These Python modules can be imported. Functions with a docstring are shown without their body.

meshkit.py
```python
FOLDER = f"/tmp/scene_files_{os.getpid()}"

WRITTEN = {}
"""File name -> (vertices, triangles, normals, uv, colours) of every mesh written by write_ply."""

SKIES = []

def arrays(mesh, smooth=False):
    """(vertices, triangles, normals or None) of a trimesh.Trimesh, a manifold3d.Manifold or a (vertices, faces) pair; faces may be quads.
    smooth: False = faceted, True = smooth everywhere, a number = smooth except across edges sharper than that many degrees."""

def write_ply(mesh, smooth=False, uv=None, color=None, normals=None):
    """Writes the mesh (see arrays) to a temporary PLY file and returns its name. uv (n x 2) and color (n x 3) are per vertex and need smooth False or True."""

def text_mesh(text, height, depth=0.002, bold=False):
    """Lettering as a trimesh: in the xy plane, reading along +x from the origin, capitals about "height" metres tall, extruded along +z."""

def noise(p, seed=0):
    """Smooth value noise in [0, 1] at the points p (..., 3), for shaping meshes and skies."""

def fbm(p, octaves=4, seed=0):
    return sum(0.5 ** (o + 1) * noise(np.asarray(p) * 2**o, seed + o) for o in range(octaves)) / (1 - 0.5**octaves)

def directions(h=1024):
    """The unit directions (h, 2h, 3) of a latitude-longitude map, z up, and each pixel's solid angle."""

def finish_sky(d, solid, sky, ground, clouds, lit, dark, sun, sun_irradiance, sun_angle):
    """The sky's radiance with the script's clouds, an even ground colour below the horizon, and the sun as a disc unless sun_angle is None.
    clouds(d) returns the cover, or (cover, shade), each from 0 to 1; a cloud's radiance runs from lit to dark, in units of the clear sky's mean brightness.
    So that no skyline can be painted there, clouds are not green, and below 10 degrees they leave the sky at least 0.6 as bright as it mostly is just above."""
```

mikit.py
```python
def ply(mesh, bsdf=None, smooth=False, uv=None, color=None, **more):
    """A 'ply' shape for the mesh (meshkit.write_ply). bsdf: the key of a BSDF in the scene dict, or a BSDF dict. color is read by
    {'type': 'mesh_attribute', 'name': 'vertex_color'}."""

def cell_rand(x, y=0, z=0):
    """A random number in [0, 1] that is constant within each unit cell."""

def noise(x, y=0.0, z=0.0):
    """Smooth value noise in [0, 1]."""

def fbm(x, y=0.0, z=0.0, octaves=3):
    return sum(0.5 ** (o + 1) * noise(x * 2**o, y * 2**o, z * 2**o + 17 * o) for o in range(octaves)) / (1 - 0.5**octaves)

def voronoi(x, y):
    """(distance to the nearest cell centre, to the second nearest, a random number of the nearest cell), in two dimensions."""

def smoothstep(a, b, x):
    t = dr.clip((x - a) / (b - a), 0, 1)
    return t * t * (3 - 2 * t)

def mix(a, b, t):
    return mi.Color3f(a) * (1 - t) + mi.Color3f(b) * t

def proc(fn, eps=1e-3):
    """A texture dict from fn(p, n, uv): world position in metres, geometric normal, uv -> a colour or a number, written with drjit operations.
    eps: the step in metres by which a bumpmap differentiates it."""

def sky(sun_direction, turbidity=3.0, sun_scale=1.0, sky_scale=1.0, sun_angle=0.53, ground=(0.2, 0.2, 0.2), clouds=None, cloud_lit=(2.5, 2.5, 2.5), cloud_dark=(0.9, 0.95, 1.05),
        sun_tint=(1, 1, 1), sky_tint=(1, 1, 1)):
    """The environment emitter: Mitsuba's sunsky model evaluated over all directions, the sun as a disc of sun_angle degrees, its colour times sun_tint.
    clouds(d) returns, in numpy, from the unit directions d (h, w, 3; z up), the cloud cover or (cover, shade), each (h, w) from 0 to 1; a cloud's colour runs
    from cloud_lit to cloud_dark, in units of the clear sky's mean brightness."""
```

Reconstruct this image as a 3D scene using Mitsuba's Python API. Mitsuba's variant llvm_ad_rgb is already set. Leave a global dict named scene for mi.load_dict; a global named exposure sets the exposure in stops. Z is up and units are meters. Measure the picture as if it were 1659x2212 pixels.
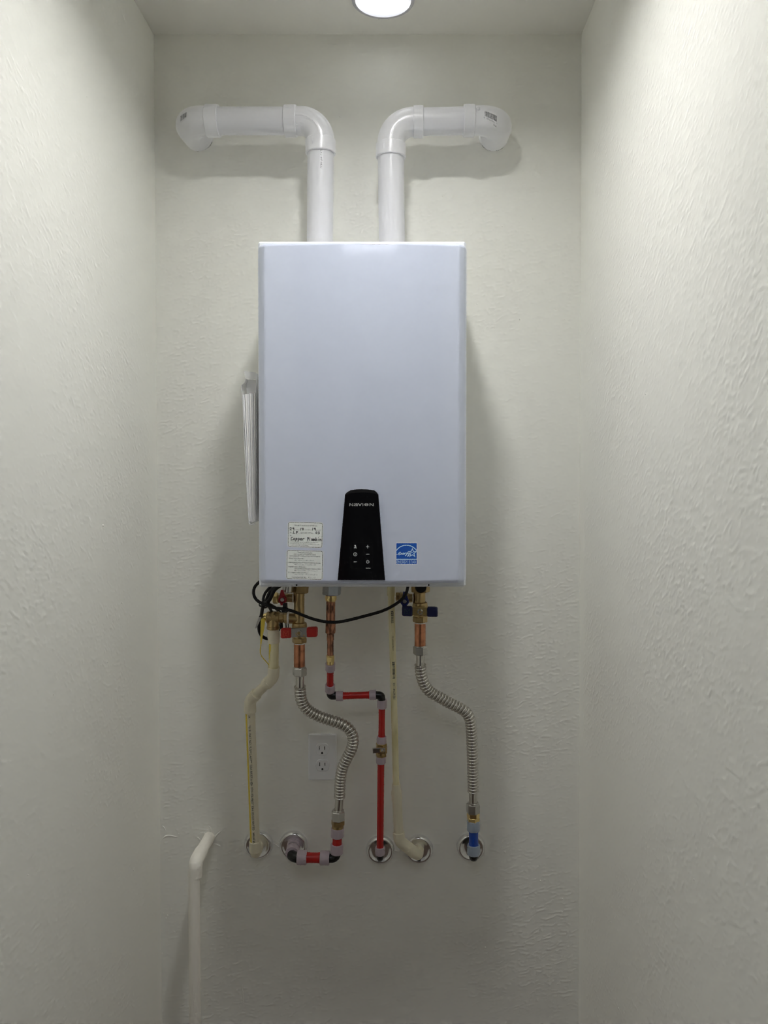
import math, random
import numpy as np, trimesh, mitsuba as mi, drjit as dr
import mikit, meshkit
from shapely.geometry import Polygon, LineString, Point, box as sbox
from shapely import affinity
from shapely.ops import unary_union
random.seed(7); rng = np.random.default_rng(7)

# ------------------------------------------------------------------ camera
W, H = 1659, 2212
F = 1697.0                      # focal length in pixels
D = 1.95                        # camera to back wall
ZC = 1.50                       # camera height
PITCH = math.radians(1.1)       # looking slightly down
PPX, PPY = 871.0, 1048.0        # principal point
CAM = np.array([0.0, -D, ZC])
FWD = np.array([0.0, math.cos(PITCH), -math.sin(PITCH)])
UPV = np.array([0.0, math.sin(PITCH), math.cos(PITCH)])
RGT = np.array([1.0, 0.0, 0.0])
T = mi.ScalarTransform4f
scene = {'type': 'scene'}
labels = {}
scene['camera'] = {
    'type': 'perspective', 'fov_axis': 'x', 'fov': 2 * math.degrees(math.atan(W / 2 / F)),
    'principal_point_offset_x': (W / 2 - PPX) / W, 'principal_point_offset_y': (H / 2 - PPY) / H,
    'near_clip': 0.05, 'far_clip': 50.0,
    'to_world': T().look_at(origin=CAM.tolist(), target=(CAM + FWD).tolist(), up=[0, 0, 1]),
}
exposure = 0.0
LAMP_MAIN = [268.0, 269.0, 263.0]      # lamp nearer the doorway, above the frame
LAMP_SEEN = [2.2, 2.25, 2.3]            # lamp close to the back wall
LAMP_HALL = [3.4, 3.5, 3.95]         # hall lamp behind the camera
MAIN_XY = (-0.05, -0.75)

# ------------------------------------------------------------------ helpers
def P(u, v, d=0.0):
    """The point seen at pixel (u, v) that stands d metres in front of the back wall."""
    r = RGT * (u - PPX) / F - UPV * (v - PPY) / F + FWD
    t = (D - d) / r[1]
    return CAM + r * t

CEIL = P(800, 74.5)[2]
def S(d):
    """Metres per pixel at d metres in front of the back wall."""
    return (D - d) / F

def unit(v):
    v = np.asarray(v, float)
    return v / np.linalg.norm(v)

def sweep(pts, radii, n=20, cap=True):
    p = np.asarray(pts, float)
    r = np.broadcast_to(np.asarray(radii, float), (len(p),))
    t = np.gradient(p, axis=0)
    t /= np.linalg.norm(t, axis=1, keepdims=True)
    a = np.cross(t[0], [0.31, 0.2, 0.93]) if abs(t[0][2]) < 0.9 else np.cross(t[0], [0, 1.0, 0.0])
    a = unit(a)
    ang = np.arange(n) * 2 * np.pi / n
    rings = []
    for i in range(len(p)):
        a = unit(a - t[i] * (a @ t[i]))
        b = np.cross(t[i], a)
        rings.append(p[i] + r[i] * (np.cos(ang)[:, None] * a + np.sin(ang)[:, None] * b))
    return rings_mesh(rings, cap)

def rings_mesh(rings, cap=True):
    n, m = len(rings[0]), len(rings)
    v = np.vstack(rings)
    i, j = np.meshgrid(np.arange(m - 1), np.arange(n), indexing='ij')
    a, b = i * n + j, i * n + (j + 1) % n
    c, d = a + n, b + n
    f = np.vstack([np.stack([a, b, d], -1).reshape(-1, 3), np.stack([a, d, c], -1).reshape(-1, 3)])
    if cap:
        v = np.vstack([v, rings[0].mean(0), rings[-1].mean(0)])
        k = np.arange(n)
        f = np.vstack([f, np.stack([np.full(n, m * n), (k + 1) % n, k], -1),
                       np.stack([np.full(n, m * n + 1), (m - 1) * n + k, (m - 1) * n + (k + 1) % n], -1)])
    return trimesh.Trimesh(v, f, process=False)

def lathe(p0, p1, prof, n=32, phase=0.0):
    """Profile of (fraction along p0-p1, radius) turned around that axis; n = 6 gives hexagons."""
    p0, p1 = np.asarray(p0, float), np.asarray(p1, float)
    ax = unit(p1 - p0)
    a = unit(np.cross(ax, [0, 1.0, 0]) if abs(ax[1]) < 0.9 else np.cross(ax, [0, 0, 1.0]))
    b = np.cross(ax, a)
    ang = np.arange(n) * 2 * np.pi / n + phase
    return rings_mesh([p0 + (p1 - p0) * t + r * (np.cos(ang)[:, None] * a + np.sin(ang)[:, None] * b) for t, r in prof])

def cyl(p0, p1, r, r2=None, bev=0.0012, n=32, phase=0.0):
    r2 = r if r2 is None else r2
    L = np.linalg.norm(np.asarray(p1) - np.asarray(p0))
    e = min(bev / L, 0.3)
    return lathe(p0, p1, [(0, max(r - bev, r * .5)), (e, r), (1 - e, r2), (1, max(r2 - bev, r2 * .5))], n, phase)

def hexnut(p0, p1, r, phase=0.0, bev=0.0016):
    return cyl(p0, p1, r, bev=bev, n=6, phase=phase)

def ring_tube(p0, p1, r_out, r_in, n=40, bev=0.001):
    L = np.linalg.norm(np.asarray(p1) - np.asarray(p0))
    e = bev / L
    prof = [(0, r_in), (0, r_out - bev), (e, r_out), (1 - e, r_out), (1, r_out - bev), (1, r_in), (0, r_in)]
    m = lathe(p0, p1, prof, n)
    m.update_faces(np.arange(len(m.faces)) < len(m.faces) - 2 * n)
    return m

def fillet(pts, rad, k=10):
    pts = [np.asarray(q, float) for q in pts]
    out = [pts[0]]
    for i in range(1, len(pts) - 1):
        a, b, c = pts[i - 1], pts[i], pts[i + 1]
        u, w = unit(a - b), unit(c - b)
        half = math.acos(np.clip(u @ w, -1, 1)) / 2
        t = min(rad / math.tan(half), .49 * np.linalg.norm(a - b) if i > 1 else .95 * np.linalg.norm(a - b),
                .49 * np.linalg.norm(c - b) if i < len(pts) - 2 else .95 * np.linalg.norm(c - b))
        rr = t * math.tan(half)
        cen = b + unit(u + w) * rr / math.sin(half)
        s, e = b + u * t - cen, b + w * t - cen
        om = math.acos(np.clip(unit(s) @ unit(e), -1, 1))
        for q in np.linspace(0, 1, k):
            out.append(cen + (math.sin((1 - q) * om) * s + math.sin(q * om) * e) / math.sin(om))
    out.append(pts[-1])
    return np.array(out)

def spline(pts, n=200):
    from scipy.interpolate import CubicSpline
    p = np.asarray(pts, float)
    s = np.r_[0, np.cumsum(np.linalg.norm(np.diff(p, axis=0), axis=1))]
    q = CubicSpline(s, p)(np.linspace(0, s[-1], n * 3))
    s = np.r_[0, np.cumsum(np.linalg.norm(np.diff(q, axis=0), axis=1))]
    t = np.linspace(0, s[-1], n)
    return np.stack([np.interp(t, s, q[:, k]) for k in range(3)], -1), s[-1]

def bx(c, size, bev=0.0):
    c, s = np.asarray(c, float), np.asarray(size, float) / 2
    if bev <= 0:
        return trimesh.creation.box(extents=2 * s, transform=trimesh.transformations.translation_matrix(c))
    pts = []
    for sx in (-1, 1):
        for sy in (-1, 1):
            for sz in (-1, 1):
                e = np.array([sx, sy, sz])
                for k in range(3):
                    q = s - bev
                    q = q.copy(); q[k] = s[k]
                    pts.append(c + e * q)
    return trimesh.convex.convex_hull(np.array(pts))

def rrect(w, h, r, k=6):
    return sbox(-w / 2 + r, -h / 2 + r, w / 2 - r, h / 2 - r).buffer(r, quad_segs=k)

def hull(pts):
    return trimesh.convex.convex_hull(np.asarray(pts, float))

def slab(poly, o, ex, ez, thick, bev, out=(0, -1, 0)):
    """Convex plate: polygon (metres) in the plane o + x ex + y ez, thick along out, front edge bevelled."""
    o, ex, ez, out = map(lambda q: np.asarray(q, float), (o, ex, ez, out))
    a = np.array(poly.exterior.coords)[:-1]
    b = np.array(poly.buffer(-bev).exterior.coords)[:-1]
    f = lambda q, d: o + q[:, :1] * ex + q[:, 1:] * ez + out * d
    return hull(np.vstack([f(a, 0), f(a, thick - bev), f(b, thick)]))

def cat(*ms):
    return trimesh.util.concatenate([m for m in ms if m is not None])

taken = {}
def numbered(key):
    n = taken.get(key, 0)
    taken[key] = n + 1
    return key if n == 0 else f'{key}_{n:03d}'

def thing(name, label, category, group=None):
    key = numbered(name)
    labels[key] = {'label': label, 'category': category}
    if group:
        labels[key]['group'] = group
    return key

def part(parent, name, mesh, mat, smooth=35, label=None, **more):
    key = numbered(f'{parent}__{name}')
    scene[key] = mikit.ply(mesh, mat, smooth=smooth, **more)
    if label:
        labels[key] = {'label': label}
    return key

def single(name, label, category, mesh, mat, smooth=35, group=None, **more):
    key = thing(name, label, category, group)
    scene[key] = mikit.ply(mesh, mat, smooth=smooth, **more)
    return key

def structure(name, mesh, mat, label, smooth=False):
    scene[name] = mikit.ply(mesh, mat, smooth=smooth)
    labels[name] = {'label': label, 'kind': 'structure'}

# ------------------------------------------------------------------ materials
def mat(key, col, rough=.5, metal=0.0, spec=.5, **more):
    b = {'type': 'principled', 'base_color': col if isinstance(col, dict) else {'type': 'rgb', 'value': list(col)},
         'roughness': rough, 'metallic': metal, **more}
    if metal < 1:
        b['specular'] = spec
    scene[key] = {'type': 'twosided', 'bsdf': b}
    return key

def bumped(key, col, rough, fn, scale, eps, spec=.4):
    scene[key] = {'type': 'twosided', 'bsdf': {'type': 'bumpmap', 'scale': scale, 'texture': mikit.proc(fn, eps),
                  'bsdf': {'type': 'principled', 'base_color': {'type': 'rgb', 'value': list(col)}, 'roughness': rough, 'specular': spec}}}
    return key

mat('paint_wall', (.80, .796, .748), .55, spec=.4)
mat('paint_ceiling', (.77, .76, .715), .7, spec=.3)
bumped('paint_pipe', (.84, .81, .74), .55, lambda p, n, uv: mikit.noise(p.x * 230, p.y * 230, p.z * 230), .0008, 5e-4)
mat('floor_tan', mikit.proc(lambda p, n, uv: mikit.mix((.07, .046, .034), (.105, .07, .052), mikit.fbm(p.x * 3, p.y * 22, 0.0))), .45)
mat('door_brown', (.22, .07, .04), .4)
mat('lamp_trim', (.5, .5, .53), .4)
mat('white_trim', (.82, .82, .80), .35)
mat('heater_white', (.605, .648, .785), .07, spec=.6)
mat('case_white', (.76, .79, .85), .28)
mat('pvc_white', (.67, .67, .705), .26, spec=.55)
mat('hub_white', (.72, .72, .75), .2, spec=.6)
mat('black_gloss', (.003, .003, .004), .05, spec=.45)
mat('black_rubber', (.006, .006, .0065), .45, spec=.25)
mat('black_poly', (.006, .007, .007), .28, spec=.4)
mat('print_black', (.015, .015, .02), .6)
mat('print_grey', (.13, .13, .14), .6)
mat('print_silver', (.62, .62, .62), .4)
mat('print_logo', (.34, .34, .34), .4)
mat('print_white', (.85, .87, .88), .5)
mat('label_paper', (.80, .83, .80), .45)
mat('label_edge', (.88, .90, .94), .45)
mat('logo_blue', (.012, .085, .42), .4)
mat('logo_pale', (.55, .76, .95), .45)
mat('copper', mikit.proc(lambda p, n, uv: mikit.mix((.56, .25, .14), (.36, .14, .075), mikit.smoothstep(.4, .75, mikit.fbm(p.x * 90, p.y * 90, p.z * 60)))), .3, 1.0)
mat('copper_old', mikit.proc(lambda p, n, uv: mikit.mix((.44, .21, .13), (.10, .05, .035), mikit.smoothstep(.35, .68, mikit.fbm(p.x * 120, p.y * 120, p.z * 55)))), .36, 1.0)
mat('brass', mikit.proc(lambda p, n, uv: mikit.mix((.52, .39, .19), (.36, .25, .12), mikit.fbm(p.x * 70, p.y * 70, p.z * 70))), .33, 1.0)
mat('brass_bright', (.80, .62, .28), .22, 1.0)
mat('chrome', (.80, .80, .80), .07, 1.0)
mat('stainless', (.56, .54, .50), .12, 1.0)
mat('nickel', (.52, .51, .48), .22, 1.0)
mat('zinc', mikit.proc(lambda p, n, uv: mikit.mix((.52, .56, .60), (.40, .44, .48), mikit.fbm(p.x * 300, p.y * 300, p.z * 300))), .42, .85)
mat('pex_red', (.40, .012, .010), .3)
mat('pex_blue', (.008, .060, .37), .3)
mat('collar_pink', (.44, .365, .41), .38)
mat('collar_blue', (.34, .40, .49), .38)
mat('cpvc', (.70, .65, .50), .35)
mat('cpvc_aged', mikit.proc(lambda p, n, uv: mikit.mix((.74, .68, .44), (.60, .54, .30), mikit.smoothstep(.4, .7, mikit.fbm(p.x * 60, p.y * 60, p.z * 14)))), .38)
mat('stripe_yellow', (.62, .49, .045), .4)
mat('grip_red', (.36, .014, .010), .38)
mat('lever_red', (.30, .006, .012), .35)
mat('grip_blue', (.004, .007, .06), .35)
mat('lever_blue', (.005, .012, .11), .32)
mat('emboss_green', (.015, .045, .055), .45)
mat('emboss_red', (.46, .06, .03), .45)
mat('teflon', (.83, .82, .78), .5)
mat('tag_yellow', (.66, .52, .06), .45)
mat('outlet_white', (.80, .81, .82), .3)
mat('slot_dark', (.01, .01, .01), .6)
mat('paper', mikit.proc(lambda p, n, uv: mikit.mix((.90, .89, .87), (.80, .78, .77), mikit.noise(p.x * 2200, p.y * 40, p.z * 3))), .6)
mat('paper_cover', (.83, .83, .84), .35)
scene['film_clear'] = {'type': 'blendbsdf', 'weight': .5, 'a': {'type': 'thindielectric', 'int_ior': 1.45},
                       'b': {'type': 'twosided', 'bsdf': {'type': 'principled', 'base_color': {'type': 'rgb', 'value': [.95, .95, .95]}, 'roughness': .3}}}

# ------------------------------------------------------------------ room shell
XLT, XLB = P(332, 75)[0], P(349, 2150)[0]
XRT, XRB = P(1256, 72)[0], P(1250, 2150)[0]
ZT, ZB = CEIL, 0.0
def lean(xt, xb, z):
    zt, zb = P(332, 75)[2], P(349, 2150)[2]
    return xb + (xt - xb) * (z - zb) / (zt - zb)
YO = -1.45                        # the closet opens into the hall here
def side_wall(xt, xb, s):
    pts = []
    for y in (.12, YO):
        for z in (-.02, CEIL + .12):
            x = lean(xt, xb, z)
            pts += [(x, y, z), (x + s * .12, y, z)]
    return hull(pts)
def peel(q, edge):
    """Height of the orange peel paint at the points q; edge: distance to the nearest corner."""
    w = np.stack([meshkit.noise(q * 45 + 11 * k, 6 + k) for k in range(3)], -1) * 1.6
    a = meshkit.noise(q * np.array([160, 160, 230]) + w, 1)
    b = meshkit.noise(q * np.array([250, 250, 330]) + w + 31, 2)
    patch = meshkit.noise(q * 3.0 + 9, 4)
    sm = lambda x, l, h: (lambda t: t * t * (3 - 2 * t))(np.clip((x - l) / (h - l), 0, 1))
    return (.00076 * sm(a, .48, .84) + .00028 * b) * (.58 + .42 * sm(patch, .25, .7)) * (.15 + .85 * sm(edge, .005, .07))
def textured_wall(org, ex, ez, out, step):
    """A painted wall face org + i ex + j ez with its relief along out, backed by a slab."""
    org, ex, ez, out = (np.asarray(q, float) for q in (org, ex, ez, out))
    nx, nz = int(np.linalg.norm(ex) / step), int(np.linalg.norm(ez) / step)
    I, J = np.meshgrid(np.linspace(0, 1, nx), np.linspace(0, 1, nz), indexing='ij')
    v = org + I[..., None] * ex + J[..., None] * ez
    lx, lz = np.linalg.norm(ex), np.linalg.norm(ez)
    v = v + peel(v, np.minimum(I, 1 - I) * lx)[..., None] * out
    idx = np.arange(nx * nz).reshape(nx, nz)
    a, b, c, d = idx[:-1, :-1], idx[1:, :-1], idx[1:, 1:], idx[:-1, 1:]
    f = np.concatenate([np.stack([a, b, c], -1).reshape(-1, 3), np.stack([a, c, d], -1).reshape(-1, 3)])
    if np.cross(ex, ez) @ out < 0: f = f[:, ::-1]
    return trimesh.Trimesh(v.reshape(-1, 3), f, process=False)
def vcat(a, b):
    return trimesh.Trimesh(np.vstack([a.vertices, b.vertices]), np.vstack([a.faces, b.faces + len(a.vertices)]), process=False)
TH = CEIL + .12
x0b, x1b = lean(XLT, XLB, 0) - .03, lean(XRT, XRB, 0) + .03
structure('wall_back', vcat(textured_wall((x0b - .03, 0, -.01), (x1b - x0b + .06, 0, 0), (0, 0, CEIL + .02), (0, -1, 0), .0022), bx((-.085, .064, CEIL / 2), (1.4, .12, CEIL + .3))), 'paint_wall', 'cream back wall with orange peel paint behind the water heater', 30)
def side_textured(xt, xb, s):
    z0, z1 = -.01, CEIL + .01
    m = textured_wall((lean(xt, xb, z0), .002, z0), (0, -1.12, 0), (lean(xt, xb, z1) - lean(xt, xb, z0), 0, z1 - z0), (-s, 0, 0), .0030)
    w = side_wall(xt, xb, s); w.apply_translation([s * .0005, 0, 0])
    return vcat(m, w)
structure('wall_left', side_textured(XLT, XLB, -1), 'paint_wall', 'cream textured side wall at the left', 30)
structure('wall_right', side_textured(XRT, XRB, 1), 'paint_wall', 'cream textured side wall at the right', 30)
structure('ceiling', trimesh.boolean.difference([bx((-.085, -2.6, CEIL + .06), (3.2, 5.6, .12)), trimesh.creation.cylinder(.0665, .4, sections=64, transform=trimesh.transformations.translation_matrix((MAIN_XY[0], MAIN_XY[1], CEIL)))], engine='manifold'), 'paint_ceiling', 'flat off-white ceiling')
structure('floor', bx((-.085, -2.6, -.06), (3.2, 5.6, .12)), 'floor_tan', 'dark brown wooden floor below the frame')
structure('wall_hall_left', bx((-1.55, -2.5, CEIL / 2), (.12, 2.1, CEIL + .1)), 'paint_wall', 'hall wall behind the camera at the left')
structure('wall_hall_right', bx((1.40, -2.5, CEIL / 2), (.12, 2.1, CEIL + .1)), 'paint_wall', 'hall wall behind the camera at the right')
OX0, OX1 = -.45, .55
structure('wall_hall_rear_left', bx(((-1.6 + OX0) / 2, -3.5, CEIL / 2), (OX0 + 1.6, .12, CEIL + .1)), 'paint_wall', 'hall wall behind the camera, left of the doorway')
structure('wall_hall_rear_right', bx(((1.45 + OX1) / 2, -3.5, CEIL / 2), (1.45 - OX1, .12, CEIL + .1)), 'paint_wall', 'hall wall behind the camera, right of the doorway')
structure('wall_hall_rear_top', bx(((OX0 + OX1) / 2, -3.5, (2.08 + CEIL) / 2), (OX1 - OX0, .12, CEIL - 2.08)), 'paint_wall', 'hall wall above the doorway behind the camera')
structure('wall_far_room', cat(bx((-.085, -5.3, CEIL / 2), (3.1, .1, CEIL)), bx((-1.55, -4.4, CEIL / 2), (.1, 1.7, CEIL)), bx((1.4, -4.4, CEIL / 2), (.1, 1.7, CEIL))), 'paint_wall', 'walls of the unlit room behind the hall')
for k, (xa, xb) in enumerate(((OX0 - .10, OX0), (OX1, OX1 + .10))):
    structure(f'trim_{k + 1}', bx(((xa + xb) / 2, -3.428, 1.08), (.10, .024, 2.16), .004), 'white_trim', 'white casing beside the hall doorway')
structure('trim_3', bx(((OX0 + OX1) / 2, -3.428, 2.12), (OX1 - OX0, .024, .09), .004), 'white_trim', 'white casing over the hall doorway')
xl, xr = lean(XLT, XLB, 1.2), lean(XRT, XRB, 1.2)
structure('wall_hall_front_left', bx(((-1.5 + xl - .08) / 2, YO + .04, CEIL / 2), (xl - .08 + 1.5, .1, CEIL + .1)), 'paint_wall', 'hall wall beside the closet opening at the left')
structure('wall_hall_front_right', bx(((1.36 + xr + .08) / 2, YO + .04, CEIL / 2), (1.36 - xr - .08, .1, CEIL + .1)), 'paint_wall', 'hall wall beside the closet opening at the right')
structure('baseboard_back', bx((-.085, -.006, .04), (1.02, .012, .08), .003), 'white_trim', 'white baseboard along the back wall')
structure('door_1', bx((OX0 + .045, -3.92, 1.03), (.04, .70, 2.03), .004), 'door_brown', 'brown wooden door standing open behind the camera')

# ridges and runs of paint on the back wall round the painted pipe stub, and nibs in the paint
def ridge(px, w=1.4, h=.0022):
    q = np.array([P(u, v, 0) for u, v in px])
    q, L = spline(q, max(8, 6 * len(q))) if len(q) > 2 else (np.linspace(q[0], q[1], 8), 0)
    n = len(q)
    rad = np.sin(np.linspace(.12, math.pi - .12, n)) ** .5 * w * S(0) * (1 + .3 * rng.random(n))
    return sweep(q, rad, 8)
for px, w in (([(426, 1791), (440, 1791.5), (454, 1792.5)], 1.2), ([(450, 1784), (455, 1790), (454, 1797), (452, 1803), (454, 1810)], 1.6),
              ([(432, 1799), (440, 1799), (446, 1802)], 1.5), ([(425, 1808), (430, 1812), (433, 1818)], 1.6), ([(480, 1794), (470, 1802), (464, 1810), (462, 1815)], 1.6),
              ([(459, 1805), (462, 1808), (465, 1812)], 1.0), ([(462, 1823), (470, 1825), (476, 1828)], 1.8),
              ([(350, 1816), (354, 1809), (362, 1805), (374, 1806), (384, 1808)], 1.5), ([(351, 1784), (355, 1788), (357, 1793)], 1.4),
              ([(591, 1823), (595, 1824), (600, 1828), (604, 1829)], 1.2), ([(850, 1836), (856, 1838), (863, 1838)], 1.0),
              ([(523, 2120), (524.5, 2140), (525.5, 2160), (528, 2176)], .8)):
    part('wall_back', 'paint_ridge', ridge(px, w), 'paint_wall')
def nib(c, r):
    m = trimesh.creation.icosphere(subdivisions=1, radius=r)
    m.apply_scale([1, 1, .8 + .4 * rng.random()]); m.apply_translation(c)
    return m
nibs = [(357, 1792), (386, 1801), (372, 1908), (368, 1934), (362, 1977), (353, 1972), (359, 1983), (376, 2012), (350, 2059), (351, 2064), (615, 297), (734, 253), (601, 480), (956, 425),
        (1065, 447), (1151, 473), (1173, 481), (1085, 489), (1031, 657), (1123, 690), (895, 1940), (1048, 2046), (774, 1929), (1132, 1970), (1214, 1969), (1208, 2121), (1201, 668), (1220, 690),
        (517, 1666), (500, 1676), (570, 2010), (1167, 1902), (1090, 1840), (1215, 1941), (1247, 1955)]

scene['wall_back__paint_nib'] = mikit.ply(cat(*[nib(P(u, v, 0), (.9 + .8 * rng.random()) * S(0)) for u, v in nibs]), 'paint_wall', smooth=40)
labels['wall_back__paint_nib'] = {'kind': 'stuff', 'label': 'small nibs in the wall paint'}
def on_side(u, v, x):
    r = RGT * (u - PPX) / F - UPV * (v - PPY) / F + FWD
    q = CAM + r * (x / r[0])
    return q + r * (lean(XLT if x < 0 else XRT, XLB if x < 0 else XRB, q[2]) / r[0] - x / r[0])
scene['wall_left__paint_nib'] = mikit.ply(cat(*[nib(on_side(u, v, XLT), r) for u, v, r in ((222, 1135, .003), (187, 209, .0016), (263, 1302, .0016), (232, 1430, .0015), (115, 1500, .0013), (330, 1976, .0016), (288, 1880, .0014), (60, 1890, .0012))]), 'paint_wall', smooth=40)
labels['wall_left__paint_nib'] = {'kind': 'stuff', 'label': 'small nibs in the paint'}
scene['wall_right__paint_nib'] = mikit.ply(cat(*[nib(on_side(u, v, XRT), r) for u, v, r in ((1395, 851, .0017), (1301, 712, .0013), (1385, 597, .0012), (1288, 1840, .0014), (1320, 1992, .0015), (1337, 2178, .0016), (1500, 1900, .0012))]), 'paint_wall', smooth=40)
labels['wall_right__paint_nib'] = {'kind': 'stuff', 'label': 'small nibs in the paint'}

# ------------------------------------------------------------------ ceiling lamps
def ceiling_light(x, y, radiance, label):
    t = thing('ceiling_light', label, 'ceiling light', None)
    c = np.array([x, y, CEIL])
    dn = np.array([0, 0, -1.0])
    part(t, 'trim_ring', ring_tube(c - dn * .001, c + dn * .013, .0705, .063, 64), 'lamp_trim')
    part(t, 'back_plate', cyl(c - dn * .001, c + dn * .002, .0645, bev=.0004, n=64), 'white_trim')
    for s in (-1, 1):
        part(t, 'clip', bx(c + np.array([s * .0, .0668, -.0075]) + np.array([s * .012, 0, 0]), (.0016, .0086, .0125)), 'nickel')
    lens = Point(0, 0).buffer(.061, quad_segs=24).intersection(sbox(-.0555, -.1, .0555, .1))
    m = slab(lens, c + dn * .002, (1, 0, 0), (0, 1, 0), .006, .002, dn)
    key = part(t, 'lens', m, 'print_white', smooth=False)
    scene[key]['emitter'] = {'type': 'area', 'radiance': {'type': 'rgb', 'value': radiance}}
    return t
q = CAM + (RGT * (827.5 - PPX) / F - UPV * (2 - PPY) / F + FWD) * ((CEIL - .012 - ZC) / (-UPV * (2 - PPY) / F + FWD)[2])
ceiling_light(q[0], q[1], LAMP_SEEN, 'round white ceiling light with a shallow rim, glowing at the top edge of the photo')
def downlight(x, y, radiance, label):
    t = thing('downlight', label, 'ceiling light')
    c = np.array([x, y, CEIL]); dn = np.array([0, 0, -1.0])
    part(t, 'trim_ring', ring_tube(c + dn * .0002, c + dn * .005, .088, .0655, 64), 'white_trim')
    part(t, 'baffle', ring_tube(c - dn * .034, c - dn * .0002, .0664, .0645, 64, .0004), 'lamp_trim')
    key = part(t, 'lens', cyl(c - dn * .027, c - dn * .031, .0643, bev=.0003, n=64), 'print_white', smooth=False)
    scene[key]['emitter'] = {'type': 'area', 'radiance': {'type': 'rgb', 'value': radiance}}
downlight(MAIN_XY[0], MAIN_XY[1], LAMP_MAIN, 'recessed round ceiling light nearer the opening, above the frame')
t = thing('ceiling_panel', 'square ceiling light panel in the hall behind the camera', 'ceiling light')
part(t, 'frame', bx((-.1, -2.25, CEIL - .006), (.66, .66, .014), .003), 'white_trim', smooth=False)
k = part(t, 'lens', bx((-.1, -2.25, CEIL - .016), (.60, .60, .006)), 'print_white', smooth=False)
scene[k]['emitter'] = {'type': 'area', 'radiance': {'type': 'rgb', 'value': LAMP_HALL}}

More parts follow.
